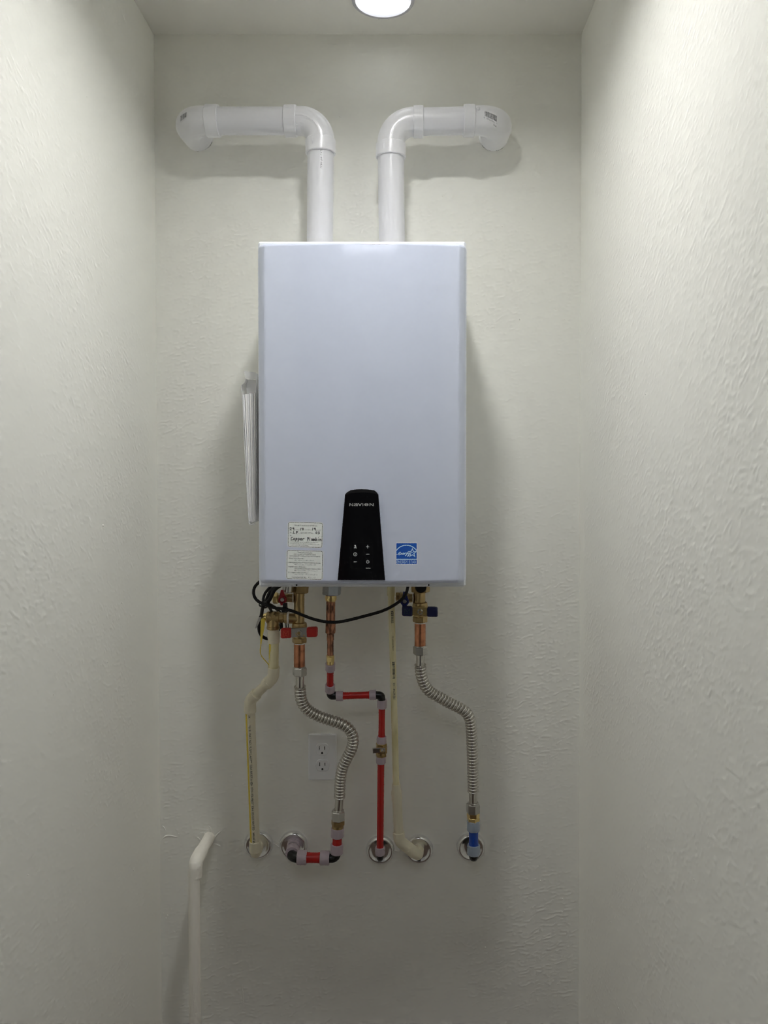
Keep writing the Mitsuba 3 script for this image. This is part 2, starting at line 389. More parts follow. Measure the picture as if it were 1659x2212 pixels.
# ------------------------------------------------------------------ water heater
CF = .318                                         # front of the steel case, from the wall
hx0, hx1 = P(555.3, 900, CF + .006)[0], P(1008.7, 900, CF + .006)[0]
HXC, HW = (hx0 + hx1) / 2, (hx1 - hx0) / 2
ctop = P(780, 521, CF)[2]; cbot = P(780, 1268, CF)[2]
ztop = P(560, 528, CF + .006)[2]; zbot = P(560, 1258.5, CF + .006)[2]
W1 = HW - .0182
def plan(x):
    """How far the cover stands from the wall at X (metres)."""
    a = np.abs(np.asarray(x) - HXC)
    bow = .350 - .016 * (np.minimum(a, W1) / W1) ** 2
    k = np.clip((a - W1) / (HW - W1), 0, 1)
    return bow - .019 * k ** 1.2
def bend(v, lift):
    v = np.array(v, float)
    v[:, 1] = -(plan(v[:, 0]) + lift)
    return v
def heater_cover():
    RC = .0085
    cs = RC * (1 - np.cos(np.linspace(0, np.pi / 2, 9)))
    hz, zc = (ztop - zbot) / 2, (ztop + zbot) / 2
    gx = np.r_[-HW + cs[:-1], np.linspace(-HW + RC, -W1, 5)[:-1], np.linspace(-W1, W1, 121), np.linspace(W1, HW - RC, 5)[1:], (HW - cs[:-1])[::-1]]
    gz = np.r_[-hz + cs[:-1], np.linspace(-hz + RC, hz - RC, 60), (hz - cs[:-1])[::-1]]
    X, Z = np.meshgrid(gx, gz, indexing='ij')
    kx = np.clip((np.abs(X) - (HW - RC)) / RC, 0, 1); kz = np.clip((np.abs(Z) - (hz - RC)) / RC, 0, 1)
    m, hy = np.maximum(kx, kz), np.hypot(kx, kz)
    sc = np.where(hy > 1e-9, m / np.maximum(hy, 1e-9), 1)
    X2 = np.where(kx > 0, np.sign(X) * (HW - RC + RC * kx * sc), X)
    Z2 = np.where(kz > 0, np.sign(Z) * (hz - RC + RC * kz * sc), Z)
    kk = m
    drop = .009 * (1 - np.sqrt(np.maximum(0, 1 - kk ** 2)))
    Y = plan(X2 + HXC) - drop
    v = np.stack([X2 + HXC, -Y, Z2 + zc], -1)
    nx, nz = X.shape
    idx = np.arange(nx * nz).reshape(nx, nz)
    a, b, c, d = idx[:-1, :-1], idx[1:, :-1], idx[1:, 1:], idx[:-1, 1:]
    f = np.vstack([np.stack([a, b, c], -1).reshape(-1, 3), np.stack([a, c, d], -1).reshape(-1, 3)])
    border = np.r_[idx[:, 0], idx[-1, 1:], idx[-2::-1, -1], idx[0, -2:0:-1]]
    vv = v.reshape(-1, 3)
    back = vv[border].copy(); back[:, 1] = -.29
    n0, nb = len(vv), len(border)
    k = np.arange(nb); k2 = (k + 1) % nb
    f2 = np.vstack([np.stack([border[k], n0 + k, border[k2]], -1), np.stack([border[k2], n0 + k, n0 + k2], -1)])
    return trimesh.Trimesh(np.vstack([vv, back]), np.vstack([f, f2]), process=False)

WH = thing('water_heater', 'large white wall-hung tankless water heater with a tapered black control panel', 'water heater')
part(WH, 'case', bx((HXC, -(CF + .02) / 2, (ctop + cbot) / 2), (2 * HW - .003, CF - .02, ctop - cbot), .004), 'case_white', smooth=False)
part(WH, 'front_cover', heater_cover(), 'heater_white', smooth=32)
for s in (-1, 1):
    part(WH, 'mounting_bracket', bx((HXC + s * .1, -.0105, ctop - .03 if s else 0), (.06, .021, .05), .002), 'zinc', smooth=False)
for u in (640, 925):
    c = P(u, 1264, CF)
    part(WH, 'screw', cyl(c + [0, .002, 0], c + [0, -.0022, 0], .0033, n=20), 'case_white')
    part(WH, 'screw_slot', cyl(c + [.001, -.0015, .0005], c + [.001, -.0026, .0005], .0019, bev=.0001, n=12), 'slot_dark')

DEC = .347
def px2m(mesh, lift, dd=DEC):
    """A flat mesh whose x, y are pixels (y down) and z its height in metres, laid on the cover."""
    v = np.array(mesh.vertices)
    w = np.array([P(a, b, dd) for a, b in v[:, :2]])
    for _ in range(2):
        dep = plan(w[:, 0])
        w = np.array([P(a, b, d_) for (a, b), d_ in zip(v[:, :2], dep)])
    w[:, 1] = -(plan(w[:, 0]) + lift + v[:, 2])
    m = trimesh.Trimesh(w, mesh.faces, process=False)
    m.fix_normals() if len(m.faces) < 4000 else None
    return m
def extr(shape, h):
    return cat(*[trimesh.creation.extrude_polygon(g, h, engine='earcut') for g in getattr(shape, 'geoms', [shape]) if g.area > 0])
def text_px(text, u0, v0, width, height, skew=0.0, bold=False, depth=1e-4):
    """Lettering in pixels: from u0 to u0 + width on the baseline v0, capitals height pixels tall, baseline sinking by skew per pixel."""
    m = meshkit.text_mesh(text, 1.0, .1, bold)
    v = np.array(m.vertices)
    x0, x1 = v[:, 0].min(), v[:, 0].max()
    u = u0 + (v[:, 0] - x0) / (x1 - x0) * width
    w = np.stack([u, v0 - v[:, 1] * height + (u - u0) * skew, v[:, 2] / .1 * depth], -1)
    return trimesh.Trimesh(w, m.faces[:, ::-1], process=False)

# control panel: black tapered plate standing proud of the cover, top edge an arc with a chamfer
arc = [(745.1, 1068), (750, 1062.8), (757, 1059), (769, 1057.2), (782, 1056.8), (796, 1057.4), (808.7, 1059.4), (813.5, 1063.5), (817.4, 1068)]
outer = arc + [(832, 1253.3), (729, 1253.3)]
inner = [(745.6, 1068.6), (757, 1065.6), (769, 1064.2), (782, 1063.8), (796, 1064.2), (808, 1065.6), (816.9, 1068.6), (831.4, 1252.6), (729.6, 1252.6)]
def panel_mesh():
    PF = .356
    a = np.array([P(u, v, PF) for u, v in outer]); b = np.array([P(u, v, PF) for u, v in inner])
    a0 = a.copy(); a0[:, 1] = -.345
    a1 = a.copy(); a1[:, 1] = -.3535
    b[:, 1] = -PF
    return hull(np.vstack([a0, a1, b]))
CP = part(WH, 'control_panel', panel_mesh(), 'black_gloss', smooth=20, label='glossy black tapered control panel')
PF = .356
def on_panel(shape_or_mesh, h=2e-4):
    m = shape_or_mesh if isinstance(shape_or_mesh, trimesh.Trimesh) else extr(shape_or_mesh, 1.0)
    v = np.array(m.vertices)
    top = v[:, 2] > v[:, 2].mean() if v[:, 2].max() > v[:, 2].min() else np.ones(len(v), bool)
    w = np.array([P(a, b, PF) for a, b in v[:, :2]])
    w[:, 1] = -(PF - 1e-4 + np.where(top, h + 1e-4, 0))
    m = trimesh.Trimesh(w, m.faces, process=False); m.fix_normals()
    return m
def stroke(pts, w):
    return LineString(pts).buffer(w / 2, quad_segs=4)
# brand lettering: six glyphs of one height
glyphs = [('N', 754.6, 8.4), ('a', 764.0, 8.6), ('v', 773.2, 8.6), ('I', 782.6, 3.0), ('e', 787.0, 9.2), ('N', 798.0, 9.4)]
gm = []
for ch, u0, w in glyphs:
    if ch == 'I':
        gm.append(on_panel(sbox(u0 + .4, 1086.9, u0 + 2.2, 1093.3))); continue
    m = meshkit.text_mesh(ch, 1.0, .1, True)
    v = np.array(m.vertices)
    lo, hi = v.min(0), v.max(0)
    q = np.stack([u0 + (v[:, 0] - lo[0]) / (hi[0] - lo[0]) * w, 1093.3 - (v[:, 1] - lo[1]) / (hi[1] - lo[1]) * 6.4, v[:, 2]], -1)
    gm.append(on_panel(trimesh.Trimesh(q, m.faces, process=False)))
part(CP, 'logo', cat(*gm), 'print_logo', smooth=False, label='silver brand lettering')
fr = rrect(46, 56, 2).exterior.buffer(.35)
part(CP, 'button_frame', on_panel(affinity.translate(fr, 781, 1199.5), 1e-4), 'black_rubber', smooth=False)
icons = {
    'burner_icon': unary_union([Point(767.2, 1178.6).buffer(1.7), stroke([(767.2, 1179), (769.2, 1181.2), (767, 1183)], 1.1), stroke([(765.4, 1184.2), (765.4, 1181.5)], 1.0), Polygon([(767.2, 1184.4), (769, 1181.6), (770.4, 1184.4)])]),
    'plus_icon': unary_union([stroke([(790.8, 1181), (797.6, 1181)], 1.0), stroke([(794.2, 1177.6), (794.2, 1184.4)], 1.0)]),
    'info_icon': unary_union([Point(767.4, 1197.3).buffer(3.6).exterior.buffer(.45), stroke([(767.4, 1196.4), (767.4, 1199.6)], 1.2), Point(767.4, 1194.9).buffer(.75)]),
    'minus_icon': stroke([(790.8, 1197.2), (797.6, 1197.2)], 1.1),
    'power_icon': unary_union([LineString([(794.3 + 2.9 * math.sin(a), 1213.6 - 2.9 * math.cos(a)) for a in np.linspace(.6, 2 * math.pi - .6, 20)]).buffer(.5), stroke([(794.3, 1209.6), (794.3, 1213)], 1.0)]),
    'power_mark': stroke([(790.4, 1227.3), (799.8, 1227.3)], .9),
}
for k, g in icons.items():
    part(CP, k, on_panel(g), 'print_silver', smooth=False)
part(CP, 'reset_print', on_panel(text_px('RESET', 764.3, 1214.4, 6.4, 1.7, bold=True)), 'print_silver', smooth=False)

# stickers on the cover
def quad_plate(c, grow, lift, h, rad=3.4):
    c = np.array(c, float)
    pl = Polygon(c).buffer(-rad).buffer(rad + grow, quad_segs=5)
    return pl
def plate_mesh(pl, lift, h=1.5e-4):
    x0, y0, x1, y1 = pl.bounds
    strips = [pl.intersection(sbox(a, y0 - 1, b, y1 + 1)) for a, b in zip(np.linspace(x0, x1, 9)[:-1], np.linspace(x0, x1, 9)[1:])]
    return cat(*[px2m(extr(s_, h), lift) for s_ in strips if s_.area > 0])
def printed(ms, lift):
    return cat(*[px2m(m, lift) for m in ms])
GL = {  # handwriting strokes, unit box, y up
    '2': [[(0, .75), (.2, 1), (.6, 1), (.75, .75), (.5, .4), (0, .05), (.3, .1), (.8, .05)]],
    '9': [[(.75, .8), (.5, 1), (.15, .9), (.15, .6), (.5, .5), (.75, .75), (.75, 0)]],
    '1': [[(.5, 1), (.15, 0)]], '0': [[(.4, 1), (.05, .6), (.25, .1), (.6, .1), (.85, .6), (.6, .95), (.4, 1)]],
    'L': [[(.3, 1), (.05, .1), (.8, .2)]], 'P': [[(.3, -.1), (.4, 1)], [(.2, .9), (.7, 1), (.95, .75), (.75, .5), (.3, .45)]],
    '3': [[(.15, .95), (.7, .95), (.4, .6), (.8, .35), (.6, .05), (.1, .0)]],
    'C': [[(.9, .85), (.6, 1), (.2, .7), (.1, .3), (.35, .0), (.9, .1)]],
    'o': [[(.5, .65), (.15, .45), (.15, .15), (.5, 0), (.85, .25), (.75, .6), (.5, .65)]],
    'p': [[(.25, .65), (.1, -.35)], [(.2, .5), (.6, .7), (.85, .4), (.6, .1), (.2, .15)]],
    'e': [[(.15, .35), (.8, .4), (.6, .65), (.2, .5), (.15, .15), (.5, 0), (.9, .15)]],
    'r': [[(.2, .65), (.15, 0)], [(.2, .4), (.5, .65), (.9, .6)]], 'l': [[(.5, 1), (.3, 0)]],
    'u': [[(.1, .6), (.1, .15), (.4, 0), (.8, .5)], [(.85, .6), (.8, 0)]],
    'm': [[(.1, .6), (.05, 0)], [(.1, .4), (.35, .6), (.4, 0)], [(.45, .4), (.75, .6), (.85, 0)]],
    'b': [[(.3, 1), (.1, 0)], [(.15, .1), (.5, 0), (.8, .3), (.5, .6), (.2, .4)]],
    'i': [[(.4, .55), (.35, 0)], [(.5, .95), (.52, .97)]], 'n': [[(.15, .6), (.1, 0)], [(.15, .4), (.5, .62), (.8, .4), (.85, 0)]]}
def hand(text, u0, v0, adv, h, w, skew=0.0):
    gs = []
    for k, ch in enumerate(text):
        if ch in GL:
            for st in GL[ch]:
                gs.append(LineString([(u0 + adv * (k + x * .86), v0 - y * h + skew * adv * (k + x)) for x, y in st]).buffer(w / 2, quad_segs=3))
    return extr(unary_union(gs), 1e-4)
def sticker(corners, texts, hands, rules, name_label):
    pl = quad_plate(corners, 1.6, 0, 0)
    st = part(WH, 'sticker', plate_mesh(pl, .0001), 'label_paper', smooth=False, label=name_label)
    bd = Polygon(corners).buffer(-3.4).buffer(3.4, quad_segs=5).exterior.buffer(.42)
    x0, y0, x1, y1 = bd.bounds
    cuts = np.linspace(x0, x1, 9)
    bs = [bd.intersection(sbox(a, y0 - 1, b, y1 + 1)) for a, b in zip(cuts[:-1], cuts[1:])]
    part(st, 'border', printed([extr(b, 1e-4) for b in bs if b.area > 0], .00025), 'print_black', smooth=False)
    part(st, 'print', printed([text_px(*a, **k) for a, k in texts], .00025), 'print_black', smooth=False)
    if rules:
        part(st, 'rule', printed([extr(sbox(a, v - .18, b, v + .18), 1e-4) for a, b, v in rules], .00025), 'print_grey', smooth=False)
    if hands:
        part(st, 'handwriting', printed([hand(*a) for a in hands], .0003), 'print_black', smooth=False)
K = .025
Q7 = lambda x, y: (600 + x / 13.825, 1115 + y / 13.825)
def T7(text, x0, x1, yb, cap, bold=True):
    u, v = Q7(x0, yb)
    return ((text, u, v, (x1 - x0) / 13.825, cap / 13.825), dict(skew=K, bold=bold))
def H7(text, x0, yb, adv, h, w=20):
    u, v = Q7(x0, yb)
    return (text, u, v, adv / 13.825, h / 13.825, w / 13.825, .03)
sticker([Q7(325, 185), Q7(1335, 210), Q7(1315, 935), Q7(315, 905)],
        [T7('This unit was converted on', 488, 1170, 288, 36), T7('(day)', 525, 650, 415, 30, False), T7('(month)', 795, 990, 415, 30, False), T7('(year)', 1155, 1295, 428, 30, False),
         T7('to', 362, 410, 505, 34), T7('gas with Kit No.', 680, 1060, 512, 34), T7('by', 362, 412, 592, 36),
         T7('(name and address of organization making this', 370, 1210, 778, 24, False), T7('conversion, who accepts the responsibility for the', 370, 1248, 828, 24, False), T7('correctness of this conversion)', 370, 910, 876, 24, False)],
        [H7('29', 362, 415, 75, 75), H7('10', 672, 418, 56, 68), H7('19', 1025, 425, 60, 76), H7('LP', 458, 518, 75, 72), H7('03', 1130, 530, 70, 62),
         H7('Copper', 388, 712, 70, 88), H7('Plumbin', 876, 724, 62, 92)],
        [(*[Q7(x, 0)[0] for x in (415, 660)], Q7(0, 516)[1]), (*[Q7(x, 0)[0] for x in (430, 1285)], Q7(0, 612)[1]), (*[Q7(x, 0)[0] for x in (1062, 1120)], Q7(0, 528)[1]), (*[Q7(x, 0)[0] for x in (375, 1300)], Q7(0, 722)[1])],
        'white sticker with handwritten date and plumber name')
sticker([Q7(285, 1025), Q7(1340, 1050), Q7(1325, 1890), Q7(270, 1860)],
        [T7('This unit has been', 595, 1030, 1102, 32), T7('Converted to Propane fuel /', 475, 1135, 1150, 32), T7('Cet appareil a \u00e9t\u00e9 converti au Propane', 355, 1262, 1198, 32),
         T7('Orifice Size / Injecteur:', 318, 790, 1268, 32), T7('Min. 4.5 mm to Max. 4.8 mm', 500, 1075, 1328, 30, False),
         T7('Inlet Gas Pressure / Pression d\'entr\u00e9e du gaz', 315, 1285, 1395, 32), T7('Min. 8.0 to Max. 13.0 inches WC', 500, 1140, 1456, 30, False),
         T7('Manifold Gas Pressure /', 322, 845, 1520, 32), T7('Pression \u00e0 la tubulure d\'alimentation', 495, 1300, 1578, 32), T7('Min. -0.02 to Max. -0.79 inches WC', 500, 1200, 1633, 30, False),
         T7('BTU Input / Debit calorifique', 322, 910, 1695, 32), T7('Max. 199,900 - Min. 19,900 BTU/h', 500, 1180, 1752, 30, False), T7('Conversion Kit No.', 418, 860, 1834, 34), T7('NAC - 03', 915, 1120, 1840, 34, False)],
        [], [], 'white printed propane conversion sticker')
# blue energy rating sticker
Q9 = lambda x, y: (850 + x / 27.65, 1160 + y / 27.65)
def S9(g):
    return affinity.translate(affinity.scale(g, 1 / 27.65, 1 / 27.65, origin=(0, 0)), 850, 1160)
es = part(WH, 'sticker', plate_mesh(S9(sbox(140, 330, 1412, 1655)), .0001), 'label_edge', smooth=False, label='square blue energy rating sticker')
part(es, 'blue_field', plate_mesh(S9(sbox(168, 365, 1385, 1625)), .00025, 1e-4), 'logo_blue', smooth=False)
arc9 = LineString([(775 + 735 * math.sin(a), 1225 - 735 * math.cos(a)) for a in np.linspace(-.98, .98, 40)]).buffer(24).intersection(sbox(168, 365, 1385, 1625))
star = LineString([(880, 870), (1050, 870), (1125, 695), (1195, 868), (1355, 872), (1215, 985), (1272, 1155), (1120, 1058), (972, 1158), (1018, 1010)]).buffer(22, join_style=2)
script = [[(190, 1040), (280, 1040), (370, 980), (430, 905), (395, 880), (320, 950), (295, 1040), (330, 1078), (400, 1040), (450, 990)], [(475, 960), (430, 1055), (500, 965), (520, 975), (495, 1045), (550, 1030)],
          [(550, 1020), (620, 960), (590, 945), (555, 1000), (580, 1045), (650, 1000)], [(680, 960), (630, 1050), (690, 960), (740, 945)], [(850, 920), (770, 950), (760, 1000), (800, 990), (850, 925), (790, 1050), (720, 1140), (705, 1110), (800, 1030), (880, 970)],
          [(890, 930), (860, 1000), (910, 1000), (975, 930), (920, 1080), (850, 1180), (830, 1150), (930, 1020), (1020, 950), (1140, 900)]]
script = unary_union([LineString(s_).buffer(15) for s_ in script])
bar = sbox(168, 1312, 1385, 1356)
cuts = np.linspace(168, 1385, 9)
art = unary_union([arc9, star, script, bar])
pieces = [art.intersection(sbox(a, 300, b, 1700)) for a, b in zip(cuts[:-1], cuts[1:])]
part(es, 'emblem', printed([extr(S9(g), 1e-4) for g in pieces], .00036), 'logo_pale', smooth=False)
u, v = Q9(200, 1580)
part(es, 'print', printed([text_px('ENERGY STAR', u, v, (1335 - 200) / 27.65, 178 / 27.65)], .00036), 'logo_pale', smooth=False)

# ------------------------------------------------------------------ pipe lettering
def wrap(ms, p0, p1, r, ang0=0.0, lift=1e-4):
    """Flat meshes (x along the pipe in metres, y across, z height) wrapped on a pipe from p0 towards p1, reading along it."""
    p0, p1 = np.asarray(p0, float), np.asarray(p1, float)
    ax = unit(p1 - p0)
    f = np.array([0, -1.0, 0]); f = unit(f - ax * (f @ ax))
    s_ = np.cross(f, ax)
    if s_[0] < 0: s_ = -s_
    v = np.array(ms.vertices)
    th = v[:, 1] / r + ang0
    rr = (r + lift + v[:, 2])[:, None]
    w = p0 + v[:, :1] * ax + rr * (np.cos(th)[:, None] * f + np.sin(th)[:, None] * s_)
    m = trimesh.Trimesh(w, ms.faces, process=False)
    return m
def pipe_text(text, length, h, x0=0.0, bold=False):
    m = meshkit.text_mesh(text, h, 1e-4, bold)
    v = np.array(m.vertices)
    v[:, 0] = x0 + (v[:, 0] - v[:, 0].min()) / (v[:, 0].max() - v[:, 0].min()) * length
    v[:, 1] -= h / 2
    return trimesh.Trimesh(v, m.faces, process=False)
def on_line(p0, p1, v):
    """The point of the segment p0-p1 that is seen at pixel row v."""
    lo, hi = -.5, 1.5
    for _ in range(50):
        q = (lo + hi) / 2
        w = p0 + (p1 - p0) * q - CAM
        if PPY - F * (w @ UPV) / (w @ FWD) < v: lo = q
        else: hi = q
    return p0 + (p1 - p0) * q
def barcode(x0, length, h, seed, n=26):
    r = random.Random(seed)
    ws = [r.choice((1, 1, 2, 3)) for _ in range(2 * n)]
    k = length / sum(ws)
    x, g = x0, []
    for i, w in enumerate(ws):
        if i % 2 == 0: g += [bx((x + w * k / 2, h * (j + .5) / 8 - h / 2, 5e-5), (w * k, h / 8, 1e-4)) for j in range(8)]
        x += w * k
    return cat(*g)

# ------------------------------------------------------------------ vent pipes
VD, VR, VH = .112, .0303, .0350
def vent(side, label):
    t = thing('vent_pipe', label, 'pipe', 'white vent pipes above the heater')
    if side < 0:
        up_b, up_t, corner, hp, we = (690.6, 521), (692.3, 338), (692.5, 261.5), (476, 261.5), (429, 294)
        ringx, ringy, hubx = (615, 641), (303, 334), (446, 474)
    else:
        up_b, up_t, corner, hp, we = (847, 521), (844.5, 342), (844.3, 263.5), (1001, 261.0), (1066, 294)
        ringx, ringy, hubx = (893, 914.5), (312, 342), (1001, 1025)
    cpt = P(*corner, VD)
    riser_t, riser_b = P(*up_t, VD), P(*up_b, VD)
    riser_b[2] = ctop - .001
    rp = part(t, 'riser', cyl(riser_b, P(corner[0], ringy[1] - 8, VD), VR, bev=.0005, n=48), 'pvc_white')
    a, b = P(corner[0], ringy[1] - 1, VD), P(ringx[0] if side < 0 else ringx[1], corner[1], VD)
    path = fillet([P(corner[0], ringy[0] + 4, VD), cpt, P(ringx[1] - 3 if side < 0 else ringx[0] + 3, corner[1], VD)], .052, 22)
    el = part(t, 'elbow', sweep(path, .0320, 48), 'hub_white', smooth=60)
    part(el, 'hub', ring_tube(P(corner[0], ringy[0], VD), a, VH, VR + .0004, 56, .0012), 'hub_white')
    part(el, 'hub', ring_tube(P(ringx[1] if side < 0 else ringx[0], corner[1], VD), b, VH, VR + .0004, 56, .0012), 'hub_white')
    # seam and tick ribs on the elbow
    seam = path + np.array([0, -.0318, 0])
    part(el, 'seam', sweep(seam, .0006, 8), 'hub_white')
    for k, q in ((.5, .5), (.5, -.9)):
        part(el, 'tick_rib', bx(P(ringx[0] + (ringx[1] - ringx[0]) * k, corner[1] + 16 * q, VD) + np.array([0, -.0303, 0]), (.014, .003, .0009)), 'hub_white', smooth=False)
    for q in (-1, .6):
        part(el, 'tick_rib', bx(P(corner[0] + q * 14, (ringy[0] + ringy[1]) / 2, VD) + np.array([0, -.0312, 0]), (.0009, .004, .012)), 'hub_white', smooth=False)
    h0, h1 = P((ringx[0] + 12 if side < 0 else ringx[1] - 12), corner[1], VD), P(hp[0] + side * 14, hp[1], VD)
    part(t, 'horizontal_pipe', cyl(h0, h1, VR, bev=.0005, n=48), 'pvc_white')
    wc = P(*we, 0)
    hub_in = P(hubx[0] if side < 0 else hubx[1], hp[1], VD)
    hub_out = P(hubx[1] if side < 0 else hubx[0], hp[1], VD)
    bendc = np.array([wc[0], -VD + .004, hub_in[2] + .002])
    path2 = fillet([hub_out + (hub_in - hub_out) * .6, bendc, np.array([wc[0], .01, wc[2]])], .05, 22)
    rad2 = np.linspace(0, 1, len(path2)); rad2 = .0322 + .0040 * rad2
    we_ = part(t, 'wall_elbow', sweep(path2, rad2, 48), 'hub_white', smooth=60)
    part(we_, 'hub', ring_tube(hub_in, hub_out, VH + .0005, VR + .0004, 56, .0012), 'hub_white')
    if side > 0:
        em = sweep(path2, rad2, 48)
        def drape(g):
            v = np.array(g.vertices)
            w = np.array([P(a_, b_, .13) for a_, b_ in v[:, :2]])
            o = w.copy(); o[:, 1] = -.4
            loc, ir, _ = em.ray.intersects_location(o, np.tile([0, 1.0, 0], (len(o), 1)), multiple_hits=False)
            y = np.full(len(o), np.nan); y[ir] = loc[:, 1]
            y = np.where(np.isnan(y), np.nanmean(y), y)
            w[:, 1] = y - 2e-4 - v[:, 2]
            return trimesh.Trimesh(w, g.faces, process=False)
        r = random.Random(4); x, g = 1046.5, []
        while x < 1073:
            w = r.choice((.5, .5, .9, 1.4)); k = .3
            y0 = 245 + (x - 1046.5) * k * .9
            g += [extr(Polygon([(x, y0 + 1.4 * j), (x + w, y0 + .2 + 1.4 * j), (x + w, y0 + 1.6 + 1.4 * j), (x, y0 + 1.4 + 1.4 * j)]), 1e-4) for j in range(8)]; x += w + r.choice((.5, .6, 1.0))
        part(we_, 'barcode', drape(cat(*g)), 'print_black', smooth=False)
        part(we_, 'print', drape(cat(text_px('6', 1044, 260, 2, 2.6, .2), text_px('11942 03954', 1050, 261.5, 18, 2.6, .28), text_px('4', 1072, 267, 1.8, 2.6, .28), text_px('9040', 1066, 270.5, 7, 2.2, .3))), 'print_black', smooth=False)
        part(we_, 'gate_mark', cyl(P(1030, 248, VD) + [0, -.026, 0], P(1030, 248, VD) + [0, -.034, 0], .004, n=16), 'hub_white')
        c = P(1099, 276, .07)
        part(we_, 'flash_tab', hull([c + q for q in ((-.012, 0, .008), (-.012, 0, -.01), (.006, 0, .002), (.004, .002, -.002), (-.012, .004, -.01), (-.012, .004, .008))]), 'hub_white', smooth=False)
    else:
        part(rp, 'print', wrap(pipe_text('EXT #7 MLV', .042, .0042), P(corner[0], ringy[1] + 1, VD), P(corner[0], 520, VD), VR, .16), 'print_black', smooth=False)
        g = []
        r = random.Random(3)
        for k in range(14):
            w_ = r.choice((.4, .8))
            g += [extr(sbox(394.5 + k * 1.25, 259 - .3 * k + 1.4 * j, 394.5 + k * 1.25 + w_, 260.4 - .3 * k + 1.4 * j), 1e-4) for j in range(8)]
        em = sweep(path2, rad2, 48)
        m = cat(*g); v = np.array(m.vertices)
        w = np.array([P(a_, b_, .10) for a_, b_ in v[:, :2]]); o = w.copy(); o[:, 1] = -.4
        loc, ir, _ = em.ray.intersects_location(o, np.tile([0, 1.0, 0], (len(o), 1)), multiple_hits=False)
        y = np.full(len(o), np.nan); y[ir] = loc[:, 1]; y = np.where(np.isnan(y), np.nanmean(y), y)
        w[:, 1] = y - 2e-4 - v[:, 2]
        part(we_, 'barcode', trimesh.Trimesh(w, m.faces, process=False), 'print_black', smooth=False)
    # dark broken caulk line where the elbow meets the wall
    a0, a1 = (-.2, 1.15) if side < 0 else (-.9, .75)
    ca = [np.array([wc[0] + .0362 * math.sin(a_) * (1 if side > 0 else 1), -.0015, wc[2] - .0362 * math.cos(a_)]) for a_ in np.linspace(a0, a1, 26)]
    part(we_, 'caulk_gap', sweep(ca, .0008 + .0005 * rng.random(26), 6), 'slot_dark')
    return t
vent(-1, 'white plastic vent pipe at the left, with the longer horizontal run into the wall')
vent(1, 'white plastic vent pipe at the right, with a barcode on its wall elbow')

# ------------------------------------------------------------------ manuals in a clear bag on the heater's left side
DB = .275
BX = lambda u, v, d=DB: P(u, v, d)
bag = thing('document_bag', 'clear plastic bag of manuals hung on the left side of the heater', 'plastic bag')
def sheet(pts, depth, t=.0004):
    """Thin film that hangs along a front outline (pixels) and runs back towards the wall."""
    f = [BX(u, v) for u, v in pts]
    rings = []
    for q in f:
        rings.append(np.array([q + [-t, 0, 0], q + [t, 0, 0], q + [t, depth, 0], q + [-t, depth, 0]]))
    return rings_mesh(rings)
part(bag, 'outer_film', sheet([(531.5, 818), (527, 828), (521, 832), (522.5, 850), (525, 880), (526.5, 940), (530, 1000), (533, 1060), (537.5, 1128), (538, 1133)], .19), 'film_clear')
part(bag, 'inner_film', sheet([(553.5, 806), (553.5, 860), (553.8, 1000), (554, 1126)], .19), 'film_clear')
def front_film(px, d0, t=.0003):
    a = [BX(u, v, d0) for u, v in px]
    return hull([q + [0, s_ * t, 0] for q in a for s_ in (-1, 1)])
part(bag, 'flap', front_film([(527, 801), (553, 805), (553, 820), (531, 818)], .262), 'film_clear', smooth=False)
part(bag, 'back_film', front_film([(531, 819), (553, 821), (553.5, 852), (534, 852)], .252), 'film_clear', smooth=False)
part(bag, 'bottom_seam', sweep([BX(537.5, 1129), BX(542, 1134), BX(551, 1131)], .0012, 8), 'film_clear')
tops = [(524.5, 852, 3.6), (529, 851, 4.6), (533.8, 851, 4.0), (538.4, 850, 4.6), (543.2, 850, 3.6), (547.6, 849, 3.4)]
bots = [(538.4, 1127, 2.2), (540.8, 1126, 2.5), (543.3, 1128, 2.1), (545.7, 1127, 2.5), (548.1, 1125, 2.0), (550.2, 1126, 1.9)]
spots = ['outermost of the manuals in the bag', 'second manual from the left in the bag', 'third manual from the left in the bag', 'fourth manual from the left in the bag', 'second manual from the heater in the bag', 'manual lying nearest the heater in the bag']
for k, (a, b) in enumerate(zip(tops, bots)):
    rings = []
    for q in np.linspace(0, 1, 9):
        u0 = a[0] + (b[0] - a[0]) * q ** 1.05 + .5 * math.sin(q * 5); w = a[2] + (b[2] - a[2]) * q
        v = a[1] + (b[1] - a[1]) * q
        l, r = BX(u0 + .04, v, DB - .004), BX(u0 + w - .04, v, DB - .004)
        e = .0004
        rings.append(np.array([l + [0, e, 0], l + [e, 0, 0], r + [-e, 0, 0], r + [0, e, 0], r + [0, .16, 0], l + [0, .16, 0]]))
    single('manual', f'white paper booklet, {spots[k]}', 'booklet', rings_mesh(rings), 'paper' if k % 2 else 'paper_cover', smooth=False, group='manuals in the plastic bag')

